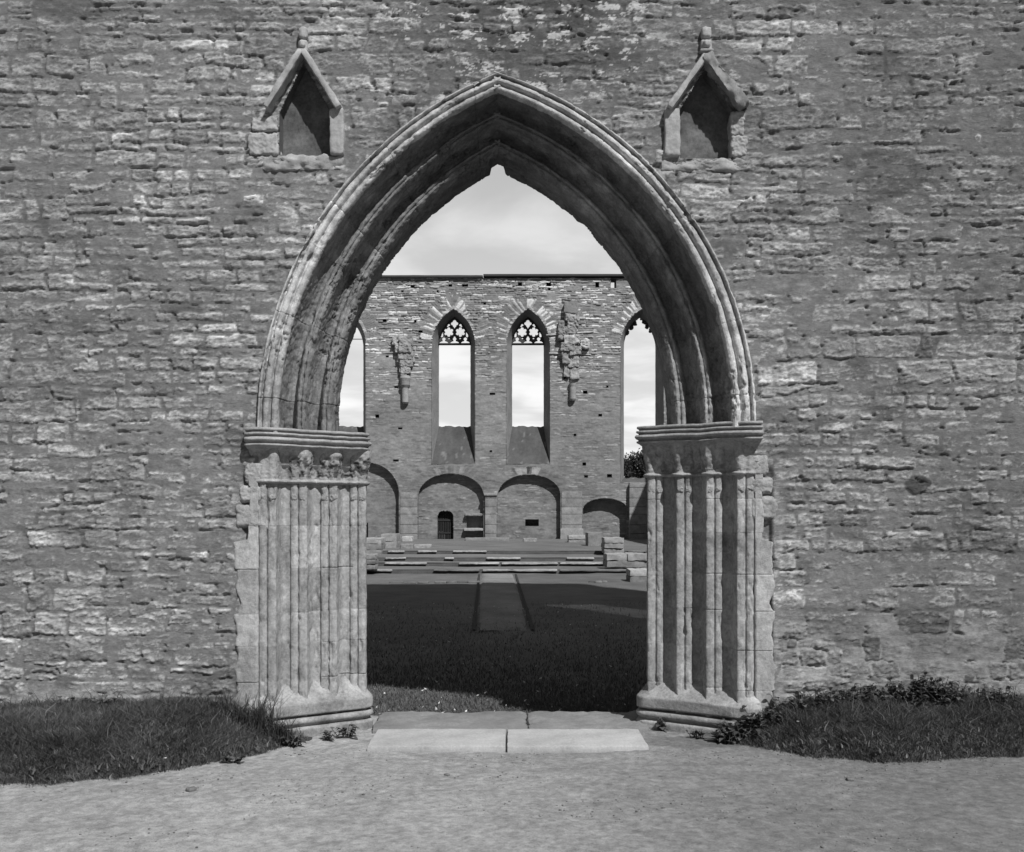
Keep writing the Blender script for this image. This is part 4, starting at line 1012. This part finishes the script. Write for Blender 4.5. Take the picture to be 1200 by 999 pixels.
for w, lab in zip(WIN, labels):
    cx = F(w['px'], 0)[0]
    zb_in = IZB if w['kind'] != 'open' else 3.9
    o_ = pt_outline(cx, HW, w['zb'], ZS, ZA); i_ = pt_outline(cx, IHW, zb_in, IZS - .2, IZA)
    g = np.linspace(0, 1, 8)[:, None, None]
    P2 = o_[None] * (1 - g) + i_[None] * g
    V = np.stack([P2[..., 0], FY - .03 + (DEP + .03) * np.broadcast_to(g[..., 0], P2.shape[:2]), P2[..., 1]], -1)
    V[..., 0] += .012 * fbm3(V, 5, 651, 2)
    wo = obj('window', V.reshape(-1, 3), grid_faces(*V.shape[:2]), M['reveal'], far, tone=(1 + .25 * fbm3(V, 1.5, 653, 3)).ravel()); tag(wo, lab)
    # steep rendered sill
    sx, sg_ = np.meshgrid(np.linspace(-1, 1, 24), np.linspace(0, 1, 24))
    hw_ = HW + (IHW - HW) * sg_
    SV = np.stack([cx + sx * (hw_ + .02), FY - .02 + (DEP + .02) * sg_, w['zb'] + (zb_in - w['zb']) * sg_ + .05 * fbm2(sx * 4, sg_ * 6, 655, 3) * (sg_ > .9)], -1)
    st = 1 + .3 * fbm2(sx * 3 + cx, sg_ * 1.2, 657, 4) + .8 * (fbm2(sx * 9 + cx * 3, sg_ * 4, 659, 3) > .52)
    obj('sill', SV.reshape(-1, 3), grid_faces(24, 24), M['plaster'], wo, tone=st.ravel())
    if w['kind'] == 'tracery':
        to = obj('tracery', TV + np.array([cx, FY + DEP - .12, IZS]), TQ, M['tracery'], wo, smooth=False)
        Vb, Qb = rbox((cx, FY + DEP - .12, IZS - .035), (2 * IHW + .04, .10, .06), .01, 10, .002, 5); obj('transom', Vb, Qb, M['tracery'], wo)
    if w['kind'] == 'bar':
        Vb, Qb = rbox((cx, FY + DEP - .12, IZS + .3), (2 * IHW, .06, .045), .01, 10, .002, 5); obj('transom', Vb, Qb, M['tracery'], wo)
    if w['kind'] == 'open':
        # broken stubs of the lost tracery still clinging to the head
        for (qx, qz, sx_, sz_) in ((-.80, .80, .26, .34), (-.52, 1.14, .20, .36), (-.30, 1.34, .20, .24), (.42, 1.20, .20, .36), (.70, .92, .22, .32), (.25, 1.40, .2, .2)):
            Vb, Qb = rbox((cx + qx, FY + DEP - .1, IZS + qz - .08), (sx_ * 1.1, .2, sz_), .10, 12, .09, int(100 + qx * 50), None, 5); obj('broken_cusp', Vb, Qb, M['tracery'], wo)
# coping along the wall head: two lengths that do not quite meet in height
for (xa, xb2, dz) in ((-12, F(566, 0)[0], 0), (F(566, 0)[0] + .02, 12, .07)):
    Vb, Qb = rbox(((xa + xb2) / 2, FY + .55, FTOP + .06 + dz), (xb2 - xa, 1.5, .13), .02, 26, .012, 661, None, 1.5); obj('coping', Vb, Qb, M['coping'], far)
# corbelled vault springers left clinging to the wall
def springer(px, items, shaft, label):
    m = MB()
    for (x_, y_, w_, h_, d_, rg, tn) in items:
        c = F(x_, y_); Vb, Qb = rbox((c[0], FY - d_ / 2 + .08, c[1]), (w_ / 20 * 1.12, d_ * .75 + .16, h_ / 20 * 1.15), .03, 16, rg * 1.3, int(x_ * 7 + y_), rotY(math.radians((x_ * 13 + y_ * 7) % 9 - 4)), 3); m.add(Vb, Qb, tone=tn * 1.25 * (1 + .35 * fbm3(Vb, 5, 77, 2)))
    o = m.build('vault_springer', M['ruin'], far); tag(o, label)
    s = MB()
    for (x_, y0, y1, r0, r1) in shaft:
        c0, c1 = F(x_, y0), F(x_, y1); n = 12
        th = np.linspace(0, 2 * PI, n, endpoint=False)
        V = [(c0[0] + r0 / 20 * math.cos(t), FY - .12 + r0 / 20 * math.sin(t), c0[1]) for t in th] + [(c1[0] + r1 / 20 * math.cos(t), FY - .12 + r1 / 20 * math.sin(t), c1[1]) for t in th]
        s.add(V, grid_faces(2, n, closed=True)); s.add(V[:n], None, [(0, i, i + 1) for i in range(1, n - 1)]); s.add(V[n:], None, [(0, i + 1, i) for i in range(1, n - 1)])
    s.build('corbel_shaft', M['ruin'], o)
springer(474, [(476, 401, 14, 9, .50, .06, .85), (475, 410, 13, 8, .55, .08, .75), (476, 418, 15, 7, .45, .08, .8), (477, 426, 13, 8, .40, .08, .75), (476, 434, 10, 8, .35, .05, .9), (463, 400, 5, 9, .35, .06, .95), (466, 409, 4.5, 9, .35, .06, 1.0), (468, 419, 4, 11, .30, .05, .95), (470.5, 430, 4, 12, .28, .05, .95), (473, 437, 6, 6, .3, .05, .9), (484, 420, 4, 9, .3, .06, .85)],
         [(475, 441, 444, 5.5, 6.5), (475, 444, 448, 6.5, 5.5), (475, 448, 452, 5.8, 5.2), (475, 452, 455, 6, 4.2), (475, 455, 472, 4.0, 4.0), (475.5, 472, 474, 4.0, 2.5)], 'left vault springer ending in a small round corbel shaft')
springer(668, [(669, 362, 15, 11, .42, .02, .62), (670, 372, 14, 8, .40, .1, .8), (671, 380, 12, 9, .40, .1, .7), (668, 388, 15, 7, .38, .1, .8), (657, 384, 6, 12, .28, .08, .6), (660, 394, 10, 10, .35, .09, .65), (670, 399, 16, 9, .45, .09, 1.1), (685, 404, 9, 9, .35, .08, 1.1), (665, 408, 14, 8, .42, .09, .65), (674, 412, 12, 8, .40, .09, .75), (663, 420, 8, 12, .30, .06, .7), (672, 424, 11, 12, .26, .06, .85), (664, 434, 6, 14, .22, .05, .75), (673, 437, 9, 13, .18, .04, .9), (668, 391, 50, 1.6, .10, .02, 1.2), (668, 415, 44, 1.6, .10, .02, 1.15)],
         [(671, 450, 453, 4.6, 4.2), (671, 453, 468, 3.9, 3.9), (671, 468, 470, 4, 3)], 'right vault springer, tall and badly broken under a square block')
# dressed pilasters between the recesses
def pil(x0, x1, y0, y1, d_, capy, base, label):
    a, b = F(x0, y0), F(x1, y1); m = MB(); z = b[1]; k = 0
    while z < a[1] - .08:
        h_ = min(.42 + .1 * ((k * 7) % 3), a[1] - z)
        Vb, Qb = rbox(((a[0] + b[0]) / 2, FY - d_ / 2 + .1, z + h_ / 2), (b[0] - a[0], d_ + .2, h_ - .012), .02, 9, .012, 700 + k + int(x0), None, 3); m.add(Vb, Qb, tone=(.74 + .14 * ((k * 5) % 4) / 3) * (1 + .4 * fbm3(Vb, 4, 79, 3))); z += h_; k += 1
    o = m.build('pilaster', M['ruin'], far); tag(o, label)
    Vb, Qb = rbox(((a[0] + b[0]) / 2, FY - d_ / 2 + .06, a[1] + .07), (b[0] - a[0] + .14, d_ + .3, .15), .03, 9, .012, 720 + int(x0)); c_ = obj('cap', Vb, Qb, M['ruin'], o, tone=np.full(len(Vb), .95))
    if not capy: bpy.data.objects.remove(c_)
    if base: Vb, Qb = rbox(((a[0] + b[0]) / 2, FY - d_ / 2 - .02, b[1] + .34), (b[0] - a[0] + .16, d_ + .34, .75), .05, 9, .03, 730 + int(x0)); obj('plinth', Vb, Qb, M['ruin'], o, tone=np.full(len(Vb), .95))
pil(469, 489, 577, 634, .04, 0, False, 'broad dressed pier between the first two recesses')
pil(568.5, 581.5, 581, 634, .14, 1, False, 'slim pilaster between the two middle recesses')
pil(658, 682, 576, 634, .05, 0, True, 'broad pier standing on a plinth left of the low recess')
pil(737, 757, 566, 634, .30, 0, False, 'shaded pier at the far right below the broken window')

# side walls of the nave (they shade the far right corner)
for sx, lab in ((1, 'long side wall of the ruined nave on the right, hidden behind the right pier'), (-1, 'long side wall of the ruined nave on the left, hidden behind the left pier')):
    gy, gz = np.meshgrid(np.linspace(WT + .02, FY - .06, 260), np.linspace(-.3, 12.2, 90))
    h_, t_ = far_relief(gy.ravel() + 100, gz.ravel(), 77)
    m = MB().add(np.stack([sx * (11.6 - h_.reshape(gy.shape)), gy, gz], -1), grid_faces(*gy.shape), tone=t_)
    xx = (11.6, 12.6)
    c = [(sx * xx[0], WT + .02), (sx * xx[1], WT + .02), (sx * xx[1], FY - .06), (sx * xx[0], FY - .06)]
    m.add([(p[0], p[1], -.3) for p in c] + [(p[0], p[1], 12.2) for p in c], [(0, 1, 5, 4), (1, 2, 6, 5), (2, 3, 7, 6), (4, 5, 6, 7)], tone=.2)
    o = m.build('side_wall', M['far'], loc=(sx * 12.1, 26, 0)); tag(o, lab, 'wall', 'side walls of the nave')

# ------------------------------------------------------------------ RUINS on the terrace
def stub(px0, px1, pyt, pyb, zg, deep, name, label, cat, courses=1, group=None, tone=1.0, seed=1):
    d = (EYE - zg) * 1200 / (pyb - 605); y = CY + d; s = d / 1200
    x0, x1 = (px0 - 600) * s, (px1 - 600) * s; h = (pyb - pyt) * s
    r = random.Random(seed * 17 + int(px0))
    m = MB(); z = zg - .05
    hh = (h + .05) / courses
    for k in range(courses):
        n = 1 if courses == 1 else max(1, int((x1 - x0) / (.55 if k % 2 else .75)))
        ed = np.linspace(x0, x1, n + 1)
        for i in range(n):
            sh = r.uniform(-.03, .03)
            Vb, Qb = rbox(((ed[i] + ed[i + 1]) / 2, y + deep / 2 + sh, z + hh / 2), (ed[i + 1] - ed[i] - .015, deep, hh - .010), .018, 16, .040, r.randint(1, 999), None, 4)
            m.add(Vb, Qb, tone=.86 * tone * r.uniform(.75, 1.2) * (1.15 if k == courses - 1 else .9))
        z += hh
    o = m.build(name, M['ruin'], loc=((x0 + x1) / 2, y, zg)); tag(o, label, cat, group); return o
stub(421, 447, 631, 650, .165, 1.4, 'wall_stub', 'broken coursed stone wall stub right beside the left pier', 'ruin', 3, 'ruined stubs on the terrace', 1.05, 1)
stub(420, 440, 650, 666, .02, .8, 'wall_stub', 'lower broken stub stepping down below the coursed stub at left', 'ruin', 3, 'ruined stubs on the terrace', .95, 2)
stub(446, 465, 626, 642, .28, 1.6, 'wall_stub', 'pale squat stub right of the coursed stub by the left pier', 'ruin', 2, 'ruined stubs on the terrace', 1.1, 3)
stub(465, 491, 623.5, 629, .30, 1.2, 'stone_slab', 'long pale slab lying at the foot of the broad left pier of the end wall', 'stone', 1, 'loose slabs on the terrace', 1.2, 4)
stub(471, 483, 629, 634.5, .28, .8, 'stone_block', 'small pale block below the long slab at left', 'stone', 1, 'loose slabs on the terrace', 1.15, 5)
stub(469, 484, 638, 643, .28, .6, 'stone_slab', 'left of the two flat slabs lying side by side on the terrace grass', 'stone', 1, 'loose slabs on the terrace', 1.0, 6)
stub(485, 505, 638.5, 642.5, .28, .6, 'stone_slab', 'right of the two flat slabs lying side by side on the terrace grass', 'stone', 1, 'loose slabs on the terrace', 1.15, 7)
stub(543, 561, 620.5, 630, .28, .9, 'altar_block', 'pale altar stub of two courses under the dark aumbry', 'ruin', 2, None, 1.25, 8)
stub(562, 588, 625, 629, .28, .9, 'stone_slab', 'long dark edged slab at the foot of the slim pilaster', 'stone', 1, 'loose slabs on the terrace', 1.05, 9)
stub(545, 597, 630.5, 634, .28, .9, 'stone_slab', 'very low broad slab in front of the altar stub', 'stone', 1, 'loose slabs on the terrace', .7, 10)
stub(598, 629, 625, 631, .28, 1.0, 'stone_slab', 'stepped slab below the dark square pocket in the third recess', 'stone', 2, 'loose slabs on the terrace', .95, 11)
stub(613, 629, 631, 635, .28, .6, 'stone_slab', 'short pale slab in front of the stepped slab', 'stone', 1, 'loose slabs on the terrace', 1.1, 12)
stub(666, 690, 627.5, 636, .28, 1.0, 'wall_stub', 'low pale stub, leftmost of the five ruined blocks at right', 'ruin', 2, 'ruined stubs on the terrace', 1.0, 13)
stub(689, 707, 624.5, 640, .28, 1.6, 'stone_block', 'tall squarish block, second from the left of the ruined blocks at right', 'ruin', 1, 'ruined stubs on the terrace', .95, 14)
stub(708, 731.5, 630.5, 647.5, .28, 1.4, 'wall_stub', 'coursed stub in the middle of the ruined blocks at right', 'ruin', 3, 'ruined stubs on the terrace', .95, 15)
stub(711, 760, 649.5, 663.5, .05, 1.2, 'wall_stub', 'long low coursed stub beside the right pier', 'ruin', 2, 'ruined stubs on the terrace', 1.0, 16)
stub(738, 762, 668, 682, LZ, 1.0, 'wall_stub', 'nearest ruined block, on the lawn just left of the right pier', 'ruin', 2, 'ruined stubs on the terrace', 1.0, 17)
# stone edging that still shows along the steps
K = [(427, 460, 668, 0, 'palest kerb at the left end of the lowest step'), (508, 562, 668.5, 0, 'broken kerb left of the paved strip on the lowest step'), (566, 653, 668, 0, 'long pale kerb on the lowest step above the paved strip'), (656, 757, 667, 0, 'dark kerb on the lowest step toward the right pier'),
     (451, 500, 660.5, 1, 'bright kerb on the second step at left'), (538, 585, 660, 1, 'bright kerb in the middle of the second step'), (588, 654, 660, 1, 'bright kerb on the second step right of the middle'), (656, 710, 659.5, 1, 'kerb on the second step ending at the long low stub'),
     (452, 476, 654.5, 2, 'kerb on the third step at left'), (521, 532, 654.2, 2, 'very short kerb alone on the third step'), (570, 610, 653.5, 2, 'kerb in the middle of the third step'), (664, 696, 653, 2, 'pale kerb on the third step at right'),
     (455, 474, 646.5, 3, 'kerb at the left end of the top step'), (490, 512, 646.2, 3, 'bright kerb on the top step left of the middle'), (531, 570, 646, 3, 'longest bright kerb on the top step'), (735, 757, 644, 3, 'kerb on the top step beside the right pier')]
for k, (a, b, py, stp, lab) in enumerate(K):
    y0, z = STEPS[stp]; d = y0 - CY; s = d / 1200
    xa, xb2 = (a - 600) * s, (b - 600) * s
    Vb, Qb = rbox(((xa + xb2) / 2, y0 + .03, z - .016), (xb2 - xa, .30, .06), .025, 26, .022, 800 + k, None, 3.2)
    dk = .45 if k in (1, 3, 15) else (1.0 if stp else .9)
    tag(obj('kerb_stone', Vb, Qb, M['kerb'], tone=dk * (1 + .4 * fbm3(Vb, 2.5, 820, 3)), loc=((xa + xb2) / 2, y0, z - .1)), lab, 'kerb', 'kerb stones of the terrace steps')
# line of half-buried stones on the lawn
for k, (a, b, py, lab) in enumerate(((456, 504, 682, 'half buried stone row on the lawn at left'), (510, 562, 681.5, 'half buried stone row ending at the paved strip'), (690, 712, 681.5, 'half buried stones on the lawn at right of the paved strip'))):
    xa, y0 = lpt(a, py, LZ + .04); xb2, _ = lpt(b, py, LZ + .04)
    m = MB(); n = max(3, int((xb2 - xa) / .3)); r = random.Random(k)
    for i in range(n):
        cx = xa + (xb2 - xa) * (i + .5) / n
        Vb, Qb = rbox((cx, y0 + r.uniform(-.08, .08), LZ + .015), ((xb2 - xa) / n * r.uniform(.7, 1.15), .22, .07), .03, 6, .03, 850 + i + 10 * k, None, 5); m.add(Vb, Qb, tone=r.uniform(.25, .65))
    tag(m.build('stone_row', M['ruin'], loc=((xa + xb2) / 2, y0, LZ)), lab, 'stones', 'half buried stone rows')

# ------------------------------------------------------------------ TREES beyond the end wall
def tree(x, y, h, cr, seed, label):
    r = random.Random(seed); root = empty('tree', (x, y, -.3), label, 'tree')
    tr = MB(); V, Q = tube((x, y, -.4), (x + .1, y, h * .45), .20, .12, 9); tr.add(V, Q)
    tips = []
    for k in range(13):
        a = r.uniform(0, 2 * PI); z0 = h * r.uniform(.15, .45); L_ = cr * r.uniform(.5, 1)
        q = (x + L_ * math.cos(a), y + L_ * math.sin(a), z0 + h * r.uniform(.15, .5)); V, Q = tube((x, y, z0), q, .07, .02, 6); tr.add(V, Q); tips.append(q)
    tips += [(x + r.uniform(-.5, .5) * cr, y + r.uniform(-.5, .5) * cr, h * r.uniform(.35, .92)) for _ in range(22)]
    g = np.random.default_rng(seed); P = []
    for q in tips:
        n = 330; c = g.normal(0, .34 * cr * .5, (n, 3)) + np.array(q); P.append(c)
    P = np.concatenate(P); P = P[P[:, 2] < h + .25 * g.normal(0, 1, len(P))]
    n = len(P); ax = g.normal(0, 1, (n, 3)); ax /= np.linalg.norm(ax, axis=1, keepdims=True); b = np.cross(ax, g.normal(0, 1, (n, 3))); b /= np.linalg.norm(b, axis=1, keepdims=True)
    s = g.uniform(.05, .12, n)[:, None]
    V = np.stack([P - ax * s, P + b * s * .5, P + ax * s, P - b * s * .5], 1).reshape(-1, 3)
    Q = np.arange(n * 4).reshape(-1, 4)
    obj('crown', V, Q, M['leaf'], root, tone=np.repeat(g.uniform(.5, 1.5, n), 4), smooth=False)
    tr.build('trunk', M['bark'], root)
tree(8.9, 62, 6.5, 1.3, 901, 'dense leafy tree seen through the broken right window')
tree(11.2, 63, 7.6, 1.8, 902, 'taller tree mostly hidden behind the right pier')
tree(8.1, 66, 5.7, 1.3, 903, 'lower bushy tree behind the left jamb of the broken window')

# ------------------------------------------------------------------ LIGHT, SKY, CAMERA
ts = Vector((.44, -.74, 1.0)).normalized()
sun = bpy.data.lights.new('sun', 'SUN'); sun.energy = 4.7; sun.angle = math.radians(.53); sun.color = (1, 1, 1)
so = bpy.data.objects.new('sun', sun); C.objects.link(so); so.rotation_euler = ts.to_track_quat('Z', 'Y').to_euler(); so.location = (10, -20, 40)
w = bpy.data.worlds.new('World'); bpy.context.scene.world = w; w.use_nodes = True
nt = w.node_tree; N = nt.nodes; L = nt.links
bg = N['Background']; bg.inputs['Strength'].default_value = .085
sky = N.new('ShaderNodeTexSky'); sky.sky_type = 'NISHITA'; sky.sun_disc = False
sky.sun_elevation = math.asin(ts.z); sky.sun_rotation = math.atan2(ts.x, ts.y)
bw = N.new('ShaderNodeRGBToBW'); L.new(sky.outputs[0], bw.inputs[0])
tc = N.new('ShaderNodeTexCoord'); sp = N.new('ShaderNodeSeparateXYZ'); L.new(tc.outputs['Generated'], sp.inputs[0])
def mth(op, a, b=None, c=None):
    n = N.new('ShaderNodeMath'); n.operation = op
    for i, v in enumerate((a, b, c)):
        if v is None: continue
        if isinstance(v, (int, float)): n.inputs[i].default_value = v
        else: L.new(v, n.inputs[i])
    return n.outputs[0]
den = mth('ADD', mth('MAXIMUM', sp.outputs['Z'], 0.0), .12)
cmb = N.new('ShaderNodeCombineXYZ'); L.new(mth('DIVIDE', sp.outputs['X'], den), cmb.inputs[0]); L.new(mth('DIVIDE', sp.outputs['Y'], den), cmb.inputs[1])
nz = N.new('ShaderNodeTexNoise'); nz.inputs['Scale'].default_value = 1.9; nz.inputs['Detail'].default_value = 7; nz.inputs['Roughness'].default_value = .5; nz.inputs['Distortion'].default_value = .3
L.new(cmb.outputs[0], nz.inputs['Vector'])
mr = N.new('ShaderNodeMapRange'); mr.interpolation_type = 'SMOOTHSTEP'; mr.inputs['From Min'].default_value = .40; mr.inputs['From Max'].default_value = .66
L.new(nz.outputs['Fac'], mr.inputs['Value'])
low = N.new('ShaderNodeMapRange'); low.inputs['From Min'].default_value = .95; low.inputs['From Max'].default_value = .02; low.interpolation_type = 'SMOOTHSTEP'; L.new(sp.outputs['Z'], low.inputs['Value'])
# cloud banks stand low over the horizon beyond the church; overhead a plain glow is added as fill
fwd = N.new('ShaderNodeMapRange'); fwd.inputs['From Min'].default_value = -.25; fwd.inputs['From Max'].default_value = .55; fwd.interpolation_type = 'SMOOTHSTEP'; L.new(sp.outputs['Y'], fwd.inputs['Value'])
cl = mth('MULTIPLY', mth('MULTIPLY', low.outputs[0], fwd.outputs[0]), mth('MULTIPLY_ADD', mr.outputs[0], 3.2, 6.7))
zen = N.new('ShaderNodeMapRange'); zen.inputs['From Min'].default_value = .55; zen.inputs['From Max'].default_value = .95; zen.interpolation_type = 'SMOOTHSTEP'; L.new(sp.outputs['Z'], zen.inputs['Value'])
tot = mth('ADD', mth('MULTIPLY_ADD', zen.outputs[0], 3.0, mth('MULTIPLY', bw.outputs[0], .40)), cl)    # zenith glow added to brighten the lawn and ground
L.new(tot, bg.inputs['Color'])
cam = bpy.data.cameras.new('camera'); co = bpy.data.objects.new('camera', cam); C.objects.link(co)
co.location = (0, CY, EYE); co.rotation_euler = (PI / 2, 0, 0)
cam.sensor_width = 36; cam.lens = 36.0; cam.shift_y = 105.5 / 1200
cam.clip_start = .05; cam.clip_end = 2000
sc = bpy.context.scene; sc.camera = co
sc.view_settings.view_transform = 'Standard'; sc.view_settings.look = 'None'; sc.view_settings.exposure = 0; sc.view_settings.gamma = 1
sc.view_settings.use_curve_mapping = False
